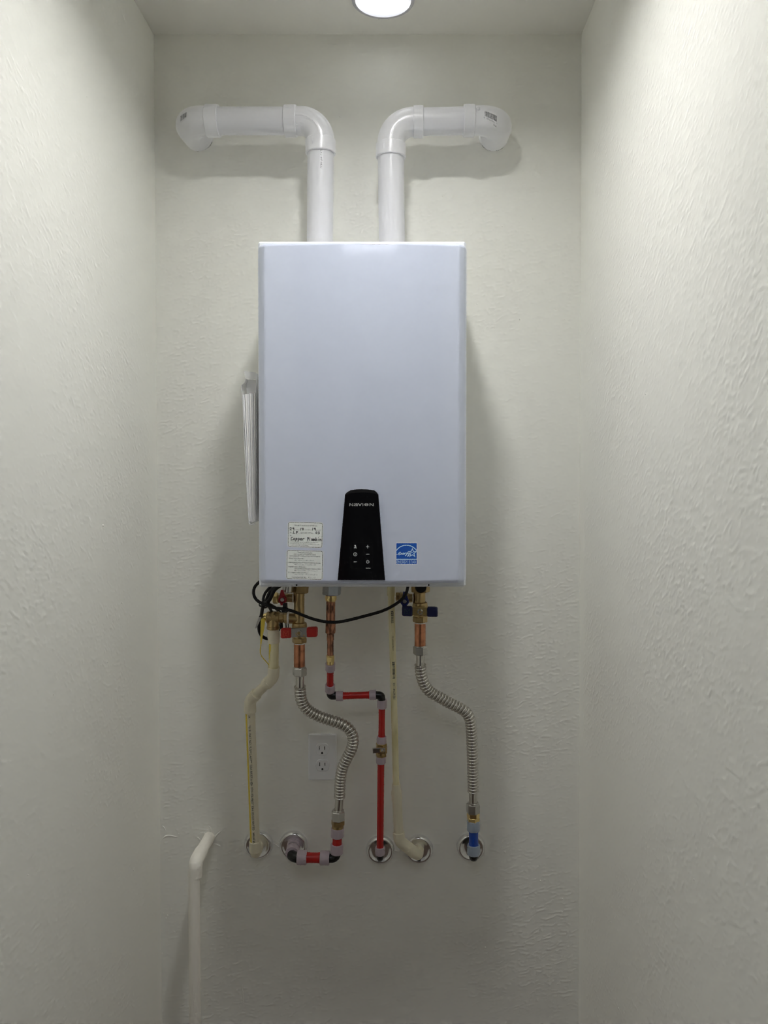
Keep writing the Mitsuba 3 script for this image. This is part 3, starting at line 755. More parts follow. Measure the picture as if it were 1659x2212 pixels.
# ------------------------------------------------------------------ escutcheons
def escutcheon(u, v, label):
    t = thing('escutcheon', label, 'escutcheon', 'chrome wall flanges')
    c = P(u, v, 0); f = np.array([0, -1.0, 0])
    R = 31.0 * S(0)
    part(t, 'dish', lathe(c + f * 0, c + f * .012, [(-.05, R), (.1, R), (.35, R * .985), (.62, R * .95), (.85, R * .90), (.97, R * .85), (1, R * .80), (.95, R * .74), (.80, R * .66), (.72, R * .55), (.7, R * .36), (.2, R * .34)], 64), 'chrome', smooth=60)
ES = [((558.8, 1822.4), 'chrome wall flange behind the cream pipe with a yellow stripe'), ((634, 1824), 'chrome wall flange behind the black elbow at the lower left red tube'), ((821.6, 1834), 'chrome wall flange behind the long straight red tube'), ((905, 1833), 'chrome wall flange where the cream elbow enters the wall'), ((1017.3, 1828), 'chrome wall flange behind the blue tube')]
for c, l in ES:
    escutcheon(*c, l)

# ------------------------------------------------------------------ isolation valves
VD2 = .14
def V(u, v, d=VD2): return P(u, v, d)
s2 = S(VD2)
UPZ = np.array([0, 0, 1.0])
def valve(cx, y0, col, label):
    """Brass isolation valve: the picture column cx, y0 its handle's row; offsets are pixels at its own depth."""
    t = thing('isolation_valve', label, 'valve', 'isolation valves under the heater')
    red = col == 'red'
    top = P(cx, 1268, VD2); top[2] = cbot + .001
    if red:
        nut_y, body, ringy, hexy, cop = 1280.5, (646.3, 11.3), (1344, 1355.5), (1376.5, 1388.5), (1391, 1441)
    else:
        nut_y, body, ringy, hexy, cop = 1279, (906.2, 12.6), (1300, 1311.5), (1331, 1344), (1347.5, 1395)
    bu, br = body
    part(t, 'union_nut', hexnut(V(cx + 1, nut_y), np.array([V(cx + 1, 0)[0], -VD2, cbot + .001]), (18 if red else 20) * s2, .2 if red else 0.05), 'brass')
    part(t, 'body', cat(cyl(V(bu, nut_y - 2), V(bu, ringy[0] + 3), br * s2),
                        lathe(V(cx, ringy[0]), V(cx, hexy[0] + 1), [(0, 13 * s2), (.05, 15.5 * s2), (.2, 16.5 * s2), (.36, 16.5 * s2), (.42, 14.5 * s2), (.9, 14.5 * s2), (1, 13.5 * s2)], 40)), 'brass')
    part(t, 'hex_collar', hexnut(V(cx, hexy[0]), V(cx, hexy[1]), 16 * s2, .12), 'brass')
    part(t, 'sealing_ring', cyl(V(cx + .3, hexy[1] - 1.2), V(cx + .3, hexy[1] + 3), 12.3 * s2), 'teflon')
    part(t, 'copper_stub', cyl(V(cx, hexy[1] + 1.5), V(cx, cop[1] + 1), 12.0 * s2, bev=.0006), 'copper', label='copper pipe stub')
    # handle plate with two grips
    hp = V(cx, y0, VD2 + .030)
    s3 = S(VD2 + .03)
    tilt = -.045 if red else .03
    ex = unit([1, 0, -tilt if not red else -tilt]); ez = np.array([0, 0, 1.0])
    hd = part(t, 'handle', slab(rrect(44 * s3, 20 * s3, .002), hp + [0, .004, 0], ex, ez, .005, .0012), 'nickel' if red else 'brass_bright', smooth=False)
    for s_ in (-1, 1):
        gx = (-29 if s_ < 0 else 27.5) if red else (-28 if s_ < 0 else 26.5)
        gk = part(hd, 'grip', slab(rrect((23 if s_ < 0 else 23.5) * s3, 21.5 * s3, .0042), hp + ex * gx * s3 + [0, .0065, 0], ex, ez, .0105, .0025), 'grip_' + col, smooth=25, label=f'{col} plastic grip')
        if s_ < 0:
            g = hp + ex * gx * s3 + np.array([0, -.0042, 0])
            lg = unary_union([LineString(q_).buffer(.75 * s3) for q_ in ([(-5.5 * s3, -6 * s3), (-5.5 * s3, 6 * s3), (0, -1 * s3), (5.5 * s3, 6 * s3), (5.5 * s3, -6 * s3)], [(-3 * s3, -6 * s3), (0, -3 * s3), (3 * s3, -6 * s3)])])
            e = extr(lg, .0006); v = np.array(e.vertices)
            e = trimesh.Trimesh(g + v[:, :1] * ex + v[:, 1:2] * ez + v[:, 2:] * np.array([0, -1.0, 0]), e.faces, process=False); e.fix_normals()
            part(gk, 'emblem', e, 'emboss_red' if red else 'emboss_green', smooth=False)
    bc = hp + np.array([-.3 * s3, -.001, .2 * s3])
    bolt = part(t, 'bolt', hexnut(bc, bc + [0, -.0065, 0], 6.6 * s3, .3), 'nickel')
    part(t, 'bolt_tip', cyl(bc + [0, -.006, 0], bc + [0, -.010, 0], 3.4 * s3, n=20), 'brass')
    part(t, 'stem', cyl(V(cx, y0, VD2), hp, 9 * s2), 'brass')
    part(t, 'stop_pin', cyl(hp + np.array([10 * s3, -.001, -6 * s3]), hp + np.array([10 * s3, -.006, -6 * s3]), 1.6 * s3, n=14), 'brass_bright')
    # drain port to the left with its small lever
    if red:
        px0, px1, pv, nx, nyv, lv = 636, 622, 1291.5, (590, 600.5), 1292, (610.6, 1294.7)
    else:
        px0, px1, pv, nx, nyv, lv = 894, 884, 1292, (854.6, 863.5), 1289, (874, 1298.5)
    part(t, 'drain_port', cyl(V(px0, pv), V(px1 - 2, pv), 9.2 * s2), 'brass')
    part(t, 'sealing_ring', cyl(V(px0 - 1, pv), V(px0 - 3.4, pv), 10.6 * s2), 'teflon')
    part(t, 'drain_body', hexnut(V(px1, pv), V(nx[1] - 1, nyv), 10.2 * s2, .3), 'brass')
    part(t, 'drain_cap', hexnut(V(nx[0], nyv), V(nx[1], nyv), 13 * s2 if red else 9.5 * s2, .1), 'brass_bright' if red else 'brass')
    L = V(*lv, VD2 + .022); s4 = S(VD2 + .022)
    if red:
        outl = unary_union([Point(0, 0).buffer(9 * s4), Polygon([(-2.6 * s4, 20 * s4), (1.0 * s4, 20 * s4), (5.5 * s4, 6 * s4), (-6 * s4, 6 * s4)]).buffer(.6 * s4), sbox(-4.4 * s4, -12.2 * s4, 4 * s4, -5 * s4)])
    else:
        outl = unary_union([Point(0, 0).buffer(9.5 * s4), Polygon([(-3 * s4, 21 * s4), (1.5 * s4, 21 * s4), (6.5 * s4, 9 * s4), (8 * s4, 4 * s4), (-5 * s4, 4 * s4)]), Polygon([(-4 * s4, -14 * s4), (4 * s4, -14 * s4), (5 * s4, -6 * s4), (-5.5 * s4, -6 * s4)])])
    m = trimesh.creation.extrude_polygon(outl.buffer(0), .0055, engine='earcut')
    v = np.array(m.vertices)
    m = trimesh.Trimesh(L + np.stack([v[:, 0], -v[:, 2], v[:, 1]], -1), m.faces, process=False); m.fix_normals()
    lvr = part(t, 'drain_lever', m, 'lever_' + col, smooth=25, label=f'small {col} drain lever')
    part(lvr, 'rim', ring_tube(L + [0, -.0045, 0], L + [0, -.0085, 0], 8.4 * s4, 6.6 * s4, 32, .0005), 'lever_' + col)
    part(lvr, 'screw', lathe(L + [0, -.005, 0], L + [0, -.0098, 0], [(0, 4.3 * s4), (.7, 4.3 * s4), (1, 3.2 * s4)], 20), 'nickel')
    part(t, 'drain_stem', cyl(V(lv[0], pv), L, 5 * s4), 'brass')
    if red:   # relief port low on the body
        part(t, 'relief_port', cyl(V(650, 1336), V(623, 1336), 11.2 * s2), 'brass')
        part(t, 'sealing_ring', cyl(V(625.2, 1334.5), V(621, 1334.5), 13 * s2, n=32), 'teflon')
        part(t, 'nipple', cat(cyl(V(622, 1279.5, .155), np.array([V(622, 0, .155)[0], -.155, cbot + .001]), 10 * s2)), 'nickel')
        part(t, 'nipple_seal', cyl(V(613.5, 1279, .155), np.array([V(613.5, 0, .155)[0], -.155, cbot + .001]), 5.5 * s2), 'teflon')
    else:
        c = V(909, 1268.5, VD2 + .021)
        part(t, 'rubber_plug', cyl(c, c + [0, .012, 0], 12.5 * s2, n=32), 'black_rubber')
    return t
valve(646.8, 1366.5, 'red', 'brass isolation valve with red grips under the left of the heater')
valve(907.5, 1321, 'blue', 'brass isolation valve with dark blue grips under the right of the heater')

# pressure relief valve with its pull lever and tag
prv = thing('pressure_relief_valve', 'brass pressure relief tee with a yellow tag, left of the red isolation valve', 'valve')
part(prv, 'union', cat(hexnut(V(621.5, 1334), V(613, 1334), 12.2 * s2, .2), hexnut(V(613.5, 1334), V(602, 1334), 11.2 * s2, .35)), 'brass')
part(prv, 'body', cat(cyl(V(604, 1334), V(576, 1334), 13.2 * s2, bev=.002), cyl(V(590.3, 1330), V(590.3, 1354), 12.6 * s2, 13.2 * s2),
                      lathe(V(590.3, 1352), V(590.3, 1359.5), [(0, 12 * s2), (.2, 14.2 * s2), (.8, 14.2 * s2), (1, 13 * s2)], 40),
                      bx(V(590, 1332, VD2 + .0135), (9 * s2, .004, 8 * s2), .001)), 'brass')
part(prv, 'cap', lathe(V(576.5, 1333.5), V(567.5, 1333.5), [(0, 9.5 * s2), (.6, 9.0 * s2), (.62, 8.0 * s2), (1, 7 * s2)], 32), 'brass_bright')
def strip(px, widths, d0, d1, t=.0008):
    """Flat strap through pixels, each with a width in pixels."""
    rings = []
    for k, ((u, v), w) in enumerate(zip(px, widths)):
        d = d0 + (d1 - d0) * k / (len(px) - 1)
        l, r = P(u - w / 2, v, d), P(u + w / 2, v, d)
        rings.append(np.array([l + [0, t, 0], l + [0, -t, 0], r + [0, -t, 0], r + [0, t, 0]]))
    return rings_mesh(rings)
part(prv, 'pull_lever', strip([(569, 1322), (564.5, 1327), (560, 1338), (556, 1348), (552.8, 1357)], [3, 5, 5.4, 4.6, 2.6], VD2 + .012, VD2 + .012, .0012), 'nickel', smooth=False)
part(prv, 'lever_rivet', cyl(P(561, 1331.5, VD2 + .013), P(561, 1331.5, VD2 + .016), 1.6 * s2, n=14), 'slot_dark')
part(prv, 'tag', strip([(567.5, 1336), (568, 1342), (567.3, 1352), (566, 1365), (564.6, 1378), (563.6, 1392)], [6, 9, 8.6, 6.6, 4.2, 2.2], VD2 + .014, VD2 + .014, .0004), 'tag_yellow', smooth=False, label='yellow plastic tag')
part(prv, 'tag_cord', sweep(spline([P(u, v, d) for u, v, d in ((563.6, 1391, .154), (562.8, 1400, .15), (562.4, 1410, .145), (565, 1417, .14), (572, 1426, .13), (579, 1434, .125), (583, 1440, .122))], 40)[0], 1.0 * s2, 8), 'tag_yellow')

# ------------------------------------------------------------------ cream drain pipe under the relief valve
def pipe_run(t, name, a, b, da, db, r, m='cpvc', **k):
    return part(t, name, cyl(P(*a, da), P(*b, db), r, bev=.0006), m, **k)
rdp = thing('relief_drain_pipe', 'cream plastic drain pipe with a yellow stripe, offset to the left below the relief valve', 'pipe')
r34 = 10.4 * S(.07)
part(rdp, 'adapter', lathe(V(591, 1357), V(591.5, 1389), [(0, 11.6 * s2), (.25, 11.8 * s2), (.3, 13.4 * s2), (.62, 13.4 * s2), (.66, 12.6 * s2), (.98, 12.6 * s2), (1, 11.5 * s2)], 40), 'cpvc', label='cream threaded adapter')
pipe_run(rdp, 'pipe', (591.5, 1385), (591.3, 1452), VD2, .13, 10.5 * S(.135), 'cpvc_aged')
fit = [P(591.3, 1441, .13), P(590.6, 1463, .126), P(574.5, 1478.5, .118)]
part(rdp, 'elbow', cat(sweep(fillet(fit, .022, 12), 12.6 * S(.125), 32), cyl(P(591.3, 1441, .13), P(591.0, 1453, .128), 13.0 * S(.13)), cyl(P(582, 1471.5, .122), P(574.5, 1478.5, .118), 13.0 * S(.12))), 'cpvc')
pipe_run(rdp, 'pipe', (580, 1473.4), (549, 1503.6), .120, .098, 10.4 * S(.11))
fit = [P(554.4, 1498.3, .102), P(540.6, 1512.5, .092), P(540.2, 1538.5, .09)]
part(rdp, 'elbow', cat(sweep(fillet(fit, .022, 12), 12.7 * S(.095), 32), cyl(P(540.3, 1528, .09), P(540.2, 1538.5, .09), 13.1 * S(.09)), cyl(P(554.4, 1498.3, .102), P(547, 1505.8, .097), 13.1 * S(.1))), 'cpvc')
pa, pb = P(540.2, 1533, .09), P(551, 1826, .062)
lp = part(rdp, 'pipe', cyl(pa, pb, r34, bev=.0005), 'cpvc')
L0 = lambda v: on_line(pa, pb, v)
ang = np.linspace(-1.12, -.50, 8)
def pipe_patch(p0, p1, r, angs, lift=2e-4, n=2):
    ax = unit(p1 - p0); f = np.array([0, -1.0, 0]); f = unit(f - ax * (f @ ax)); s_ = np.cross(f, ax); s_ = s_ if s_[0] > 0 else -s_
    rings = []
    for q in np.linspace(0, 1, n):
        c = p0 + (p1 - p0) * q
        o = [c + (r + lift) * (math.cos(a) * f + math.sin(a) * s_) for a in angs]
        i_ = [c + (r - lift) * (math.cos(a) * f + math.sin(a) * s_) for a in angs[::-1]]
        rings.append(np.array(o + i_))
    return rings_mesh(rings)
part(lp, 'stripe', pipe_patch(L0(1539.5), L0(1816), r34, ang), 'stripe_yellow', smooth=30)
part(rdp, 'glue_stain', pipe_patch(P(591.5, 1389, .1393), P(591.3, 1440, .131), 10.5 * S(.135), np.linspace(-1.25, -.45, 8)), 'stripe_yellow', smooth=30)
L1 = lambda v: on_line(pa, pb, v)
def ptxt(text, v0, v1, ang0=-.02, bold=True):
    a, b = L1(v0), L1(v1)
    return wrap(pipe_text(text, np.linalg.norm(b - a), .0046, bold=bold), a, b, r34, ang0)
part(lp, 'print', cat(ptxt('34', 1541.5, 1547), ptxt('"U.S. PAT NO. 5,591,497"', 1563, 1643), ptxt('CSA B137.6', 1647, 1681.5), ptxt('@', 1684, 1692), ptxt('ICC-ES PMG\u2122', 1696, 1734), ptxt('E84 25/50 RATED', 1736, 1788), ptxt('MADE IN', 1793, 1817)), 'print_black', smooth=False)
wp = P(558.8, 1822.4, 0)
el = part(rdp, 'elbow', cat(cyl(P(550.6, 1816.5, .063), P(551.6, 1840, .062), 12.8 * S(.06), bev=.0015), sweep(fillet([P(551.4, 1834, .061), P(551.8, 1843, .061), P(556.5, 1833, .02), wp + [0, .005, 0]], .016, 8), 11.8 * S(.06), 32)), 'cpvc')
part(el, 'mould_mark', cyl(P(551.2, 1842, .074), P(551.2, 1842, .0755), 2.6 * S(.07), n=20), 'cpvc')
part(el, 'mould_mark', cat(*[bx(P(551, v, .0735), (11 * S(.06), .0012, .8 * S(.06))) for v in (1824, 1827.5, 1831)]), 'cpvc', smooth=False)

# ------------------------------------------------------------------ corrugated stainless connectors
def hose(pts, d0, d1, nut0, nut1, sl0, sl1, label):
    t = thing('flexible_hose', label, 'hose', 'corrugated steel hoses')
    n = len(pts)
    dd = lambda v: d0 + (d1 - d0) * np.clip((v - sl0[1]) / (sl1[0] - sl0[1]), 0, 1) ** 1.0
    p3 = [P(u, v, dd(v)) for u, v in pts]
    q, L = spline(p3, 900)
    N = round(L / (7.15 * S(.1)))
    s_ = np.linspace(0, 1, 900) * N
    k = S(.105)
    rad = k * (9.2 + 3.4 * np.abs(np.cos(np.pi * s_)) ** .7)
    part(t, 'corrugated_tube', sweep(q, rad, 32), 'stainless', smooth=50)
    part(t, 'sleeve', cyl(P(pts[0][0], sl0[0] - 3, d0), P(pts[0][0], sl0[1] + 2, d0), 8.8 * k), 'stainless')
    part(t, 'sleeve', cyl(P(pts[-1][0], sl1[0] - 2, d1), P(sl1[2], sl1[1] + 3, d1), 9.0 * k), 'stainless')
    ux = nut0[2]
    part(t, 'nut', cat(hexnut(P(ux, nut0[0] + 2, d0), P(ux, nut0[1], d0), 15.6 * k, .16), cyl(P(ux, nut0[0] - .5, d0), P(ux, nut0[0] + 3, d0), 12.6 * k)), 'nickel', smooth=25)
    part(t, 'nut', cat(hexnut(P(nut1[2], nut1[0] + 3, d1), P(nut1[2], nut1[1], d1), 15.2 * k, .3), cyl(P(nut1[2], nut1[0], d1), P(nut1[2], nut1[0] + 5, d1), 12.4 * k)), 'nickel', smooth=25)
hose([(647.8, 1483), (648.2, 1491), (648.9, 1500), (651.7, 1513.7), (659.6, 1527.8), (672.1, 1538.7), (687.8, 1546.6), (706.6, 1553.6), (725.4, 1559.1), (741.1, 1565.4), (753.6, 1574.8), (761.6, 1588.9), (762.6, 1604.6), (758.3, 1620.3), (750.5, 1635.9), (743.2, 1650), (738.3, 1664.1), (735.5, 1681.4), (734.3, 1697), (733.6, 1722)],
     VD2, .082, (1439.5, 1459, 647.3), (1748.5, 1772, 730.5), (1459, 1483), (1722, 1748, 731.5), 'corrugated stainless hose on the left, bending in front of the outlet')
hose([(908, 1436), (908.3, 1444), (909, 1452), (912.6, 1468), (919, 1482.5), (930.6, 1495.5), (945, 1504), (961, 1512.9), (978.4, 1522.3), (994.3, 1530.2), (1006.5, 1538.9), (1014.4, 1552), (1017.6, 1570.7), (1018.9, 1588), (1019.9, 1609.8), (1020.6, 1631.5), (1021, 1653), (1021.5, 1675), (1021.8, 1709)],
     VD2, .082, (1394.5, 1413.5, 908), (1733, 1756, 1022), (1413.5, 1436), (1709, 1733, 1022), 'corrugated stainless hose on the right, running down to the blue tube')

# ------------------------------------------------------------------ coloured tubing
def collar(t, a, b, r, m):
    part(t, 'crimp_collar', lathe(a, b, [(0, r * .93), (.08, r), (.45, r * .985), (.55, r * 1.0), (.92, r), (1, r * .93)], 36), m)
def tube_piece(t, a, b, r, m, waist=.94):
    part(t, 'tube', lathe(a, b, [(q, r * (1 - (1 - waist) * math.sin(math.pi * q) ** .5)) for q in np.linspace(0, 1, 15)], 36), m, smooth=50)
B = .078; kb = S(B)
def R3(u, v, d=B): return P(u, v, d)
lt = thing('red_tube_elbow', 'short red tubes with pink collars and black elbows below the left steel hose', 'tubing')
part(lt, 'adapter', cat(hexnut(R3(730, 1771), R3(730, 1783), 14.4 * kb, .1), cyl(R3(729.6, 1781), R3(729.4, 1792), 12.6 * kb)), 'brass', smooth=25)
collar(lt, R3(729, 1788), R3(728.6, 1808), 14.1 * kb, 'collar_pink')
tube_piece(lt, R3(728.6, 1806), R3(728, 1825), 10.4 * kb, 'pex_red', .97)
collar(lt, R3(728, 1823), R3(727.6, 1843.5), 14.0 * kb, 'collar_pink')
part(lt, 'elbow', sweep(fillet([R3(727.4, 1840), R3(726.5, 1854), R3(705, 1853.6)], .012, 10), 9.4 * kb, 28), 'black_poly', smooth=50)
collar(lt, R3(711.6, 1853.6), R3(691.6, 1853.2), 15.0 * kb, 'collar_pink')
tube_piece(lt, R3(693.5, 1853.2), R3(660, 1852.6), 11.8 * kb, 'pex_red', .9)
collar(lt, R3(662.8, 1852.6), R3(642, 1852.2), 15.2 * kb, 'collar_pink')
part(lt, 'elbow', sweep(fillet([R3(644, 1852.2), R3(630, 1851.5), P(632.5, 1838, .045), P(634, 1826, -.002)], .014, 10), 11.0 * kb, 28), 'black_poly', smooth=50)
collar(lt, P(631.2, 1844, .068), P(632.6, 1835, .042), 14.6 * kb, 'collar_pink')
part(lt, 'crimp_ring', cyl(P(632.7, 1835, .041), P(633.2, 1831.5, .029), 12.2 * kb), 'nickel')
collar(lt, P(633.2, 1831, .028), P(633.8, 1827, .010), 14.6 * kb, 'collar_pink')

cr = thing('copper_riser', 'tarnished copper riser under a grey hex fitting, beneath the black control panel', 'pipe')
ct = np.array([V(716, 0)[0], -VD2, cbot + .001])
part(cr, 'hex_fitting', hexnut(V(716, 1285), ct, 20.2 * s2, .28), 'zinc', smooth=25, label='grey zinc hex fitting')
part(cr, 'washer', cyl(V(714.8, 1284.2), V(714.8, 1288), 11.4 * s2), 'grip_red')
part(cr, 'ferrule', lathe(V(714.8, 1286.5), V(714.5, 1299), [(0, 12.3 * s2), (.6, 12.3 * s2), (1, 10 * s2)], 36), 'brass_bright')
part(cr, 'upper_pipe', cyl(V(714.5, 1297), V(714, 1349), 9.8 * s2), 'copper_old')
part(cr, 'coupling', lathe(V(714, 1347), V(713.6, 1383), [(0, 10.2 * s2), (.03, 10.9 * s2), (.54, 10.9 * s2), (.62, 7.9 * s2), (.97, 7.9 * s2), (1, 7.2 * s2)], 36), 'copper_old')
part(cr, 'lower_pipe', cyl(V(713.6, 1381), V(713.6, 1420), 7.0 * s2), 'copper_old')
part(cr, 'adapter', cat(cyl(V(713.6, 1415), V(713.5, 1419), 8.8 * s2), hexnut(V(713.5, 1418), V(713.5, 1430), 8.8 * s2, .2), cyl(V(713.5, 1428), V(713.4, 1436), 7.6 * s2)), 'brass_bright', smooth=25)

rt = thing('red_tube', 'long red tube run stepping right below the copper riser, down to the wall', 'tubing')
dA, dB_ = VD2, .085
def RT(u, v):
    return P(u, v, dA + (dB_ - dA) * np.clip((v - 1430) / 90, 0, 1) if u < 740 else dA + (dB_ - dA) * np.clip((v - 1430) / 90, 0, 1))
k2 = S(.12)
collar(rt, RT(713.6, 1432.5), RT(713.4, 1447.5), 10.7 * k2, 'collar_pink')
tube_piece(rt, RT(713.4, 1446), RT(713, 1481), 7.8 * k2, 'pex_red', .92)
collar(rt, RT(713, 1479), RT(712.8, 1493.5), 10.8 * k2, 'collar_pink')
part(rt, 'elbow', sweep(fillet([RT(713.6, 1491), P(714.6, 1502.3, .10), P(730, 1502.8, .10)], .0045, 10), 8.9 * k2, 24), 'black_poly', smooth=50)
collar(rt, P(726, 1503.6, .10), P(741, 1503.3, .10), 11 * k2, 'collar_pink')
tube_piece(rt, P(740, 1503.3, .10), P(799, 1501.2, .10), 8.2 * k2, 'pex_red', .9)
collar(rt, P(798, 1501.4, .10), P(812.2, 1500.9, .10), 11 * k2, 'collar_pink')
part(rt, 'elbow', sweep(fillet([P(809, 1501.2, .10), P(823.3, 1502, .10), P(824.6, 1515, .095)], .0055, 10), 8.4 * k2, 24), 'black_poly', smooth=50)
dR = lambda v: .095 - .02 * (v - 1510) / 340
def RR(u, v): return P(u, v, dR(v))
collar(rt, RR(825.2, 1511), RR(825, 1529.5), 10.8 * k2, 'collar_pink')
tube_piece(rt, RR(825, 1528), RR(824.3, 1592), 7.6 * k2, 'pex_red', .92)
collar(rt, RR(824.3, 1590.5), RR(824.1, 1605.5), 10.8 * k2, 'collar_pink')
collar(rt, RR(823, 1633.5), RR(822.8, 1648.5), 10.7 * k2, 'collar_pink')
tube_piece(rt, RR(822.8, 1647), RR(821, 1832), 7.6 * k2, 'pex_red', .985)
collar(rt, RR(821, 1829.5), RR(821, 1845.5), 11.0 * k2, 'collar_pink')
part(rt, 'elbow', sweep(fillet([RR(821, 1844), P(821.2, 1853, .072), P(821.6, 1836, -.002)], .006, 10), 7.6 * k2, 24), 'black_poly', smooth=50)
part(rt, 'crimp_ring', ring_tube(P(821, 1845.5, .073), P(821, 1848.5, .073), 8.8 * k2, 7.0 * k2, 24, .0006), 'black_poly')

bv = thing('ball_valve', 'small brass shut-off valve with a stubby metal lever in the red tube', 'valve')
part(bv, 'body', cat(hexnut(RR(824, 1604.5), RR(823.8, 1611), 12.4 * k2, .2), cyl(RR(823.8, 1609), RR(823.2, 1630), 11.5 * k2, bev=.002), bx(RR(824.5, 1619, ), (24 * k2, .024, 18 * k2), .004), hexnut(RR(823.2, 1628), RR(823, 1634.5), 11.8 * k2, .2)), 'brass', smooth=25)
c = P(818, 1620.5, .112)
part(bv, 'lever', slab(Polygon([(-13 * k2, 5 * k2), (-12 * k2, -5.2 * k2), (13.2 * k2, -3 * k2), (13.2 * k2, 4.2 * k2), (-8 * k2, 5.2 * k2)]).buffer(.5 * k2), c, unit([1, 0, .03]), (0, 0, 1), .004, .0008), 'nickel', smooth=False, label='stubby metal lever')
part(bv, 'stem', cyl(P(824.5, 1621, .08), P(825, 1621, .117), 5 * k2), 'brass')
part(bv, 'screw', cyl(P(825.5, 1621, .115), P(825.5, 1621, .1185), 3 * k2, n=16), 'nickel')

cp = thing('condensate_pipe', 'slim cream plastic pipe with printed barcodes, right of the long red tube', 'pipe')
dq = lambda v: .125 - .055 * (v - 1268) / 530
def CQ(u, v): return P(u, v, dq(v))
tp = CQ(844.5, 1268); tp[2] = cbot + .002
part(cp, 'socket', cyl(tp, CQ(844.8, 1287), 8.6 * S(.12)), 'cpvc_aged')
ca, cb = CQ(845, 1284), CQ(855.8, 1698)
cpp = part(cp, 'upper_pipe', cyl(ca, cb, 6.9 * S(.10), bev=.0004), 'cpvc_aged')
def CL(v): return on_line(ca, cb, v)
def bcode(v0, v1, seed, n):
    a, b = CL(v0), CL(v1)
    return wrap(barcode(0, np.linalg.norm(b - a), .0062, seed, n), a, b, 6.9 * S(.1), .18)
def ctxt(text, v0, v1, h=.0045):
    a, b = CL(v0), CL(v1)
    return wrap(pipe_text(text, np.linalg.norm(b - a), h, bold=True), a, b, 6.9 * S(.1), .18)
part(cpp, 'barcode', bcode(1318.5, 1345, 11, 15), 'print_black', smooth=False)
part(cpp, 'barcode', bcode(1428, 1465, 12, 20), 'print_black', smooth=False)
part(cpp, 'print', cat(ctxt('8 11', 1373, 1382, .003), ctxt('11942 03110 7', 1383, 1404, .0028), ctxt('EXT #S2R BJ', 1473, 1508)), 'print_black', smooth=False)
part(cp, 'reducer', lathe(CQ(855.8, 1693.5), CQ(857.6, 1732), [(0, 8.4 * S(.08)), (.03, 9.1 * S(.08)), (.3, 9.1 * S(.08)), (.44, 11.6 * S(.08)), (.96, 11.2 * S(.08)), (1, 10.4 * S(.08))], 36), 'cpvc')
part(cp, 'lower_pipe', cyl(CQ(857.6, 1728), CQ(861.4, 1806), 10.3 * S(.075)), 'cpvc')
fit = [P(861.4, 1797.5, .07), P(862.3, 1816, .07), P(881.7, 1831.5, .066)]
part(cp, 'elbow', cat(sweep(fillet(fit, .02, 12), 12.2 * S(.07), 32), cyl(P(861.3, 1797, .07), P(861.8, 1808, .07), 12.6 * S(.07)), cyl(P(874, 1825.3, .067), P(882.3, 1831.8, .066), 12.6 * S(.07))), 'cpvc')
part(cp, 'elbow', cat(cyl(P(881.5, 1831.2, .066), P(896, 1843, .064), 12.8 * S(.07)), sweep(fillet([P(884, 1833.5, .066), P(902.5, 1847.5, .064), P(904.5, 1838, .02), P(905, 1833, -.003)], .016, 12), 11.6 * S(.07), 32)), 'cpvc')

bt = thing('blue_tube', 'short blue tube with pale collars below the right steel hose', 'tubing')
part(bt, 'adapter', cat(hexnut(R3(1022.3, 1755), R3(1022.3, 1765), 13.8 * kb, .1), hexnut(R3(1022.5, 1764), R3(1022.5, 1775), 14.0 * kb, .35)), 'brass_bright', smooth=25)
collar(bt, R3(1022.6, 1772), R3(1022.8, 1794), 14.2 * kb, 'collar_blue')
tube_piece(bt, R3(1022.8, 1792), R3(1023.2, 1827), 10.8 * kb, 'pex_blue', .93)
collar(bt, R3(1023.2, 1824.5), R3(1023.2, 1845.5), 14.1 * kb, 'collar_blue')
part(bt, 'elbow', sweep(fillet([R3(1023.2, 1843), P(1023.4, 1853, .076), P(1018, 1834, .02), P(1017.4, 1829, -.002)], .010, 12), 9.6 * kb, 28), 'black_poly', smooth=50)

# ------------------------------------------------------------------ outlet
so = S(0)
ot = thing('wall_outlet', 'white duplex electrical outlet on the wall behind the left hose', 'outlet')
oc = P(696.9, 1634.3, 0)
part(ot, 'cover_plate', slab(rrect(61.2 * so, 100.6 * so, .0025), oc, (1, 0, 0), (0, 0, 1), .0058, .0028), 'outlet_white', smooth=20)
for v, u in ((1618, 696.4), (1652.8, 697)):
    c = P(u, v, .005)
    shp = Point(0, 0).buffer(15.2 * so, quad_segs=16).intersection(sbox(-1, -12.6 * so, 1, 12.6 * so))
    gap = part(ot, 'receptacle_gap', slab(shp.buffer(.7 * so), c - [0, .0003, 0] + [0, .0011, 0], (1, 0, 0), (0, 0, 1), .0004 + .0011, .0002), 'print_grey', smooth=False) if False else None
    rc = part(ot, 'receptacle', slab(shp, c + [0, .001, 0], (1, 0, 0), (0, 0, 1), .0042, .0009), 'outlet_white', smooth=25)
    fy = np.array([0, -.0032, 0])
    part(rc, 'slot', cat(bx(c + fy + np.array([-6.2 * so, 0, 2.9 * so]), (1.7 * so, .0004, 8 * so)), bx(c + fy + np.array([5.2 * so, 0, 3.1 * so]), (1.7 * so, .0004, 6.8 * so)),
                         slab(unary_union([Point(0, 0).buffer(2.2 * so), sbox(-2.2 * so, -2.2 * so, 2.2 * so, 0)]).convex_hull, c + np.array([-.3 * so, -.003, -7.6 * so]), (1, 0, 0), (0, 0, 1), .0004, .0001)), 'slot_dark', smooth=False)
sc = P(696.6, 1635.3, .0058)
part(ot, 'screw', lathe(sc + [0, .001, 0], sc + [0, -.0012, 0], [(0, 3.0 * so), (.6, 3 * so), (1, 2 * so)], 20), 'outlet_white')

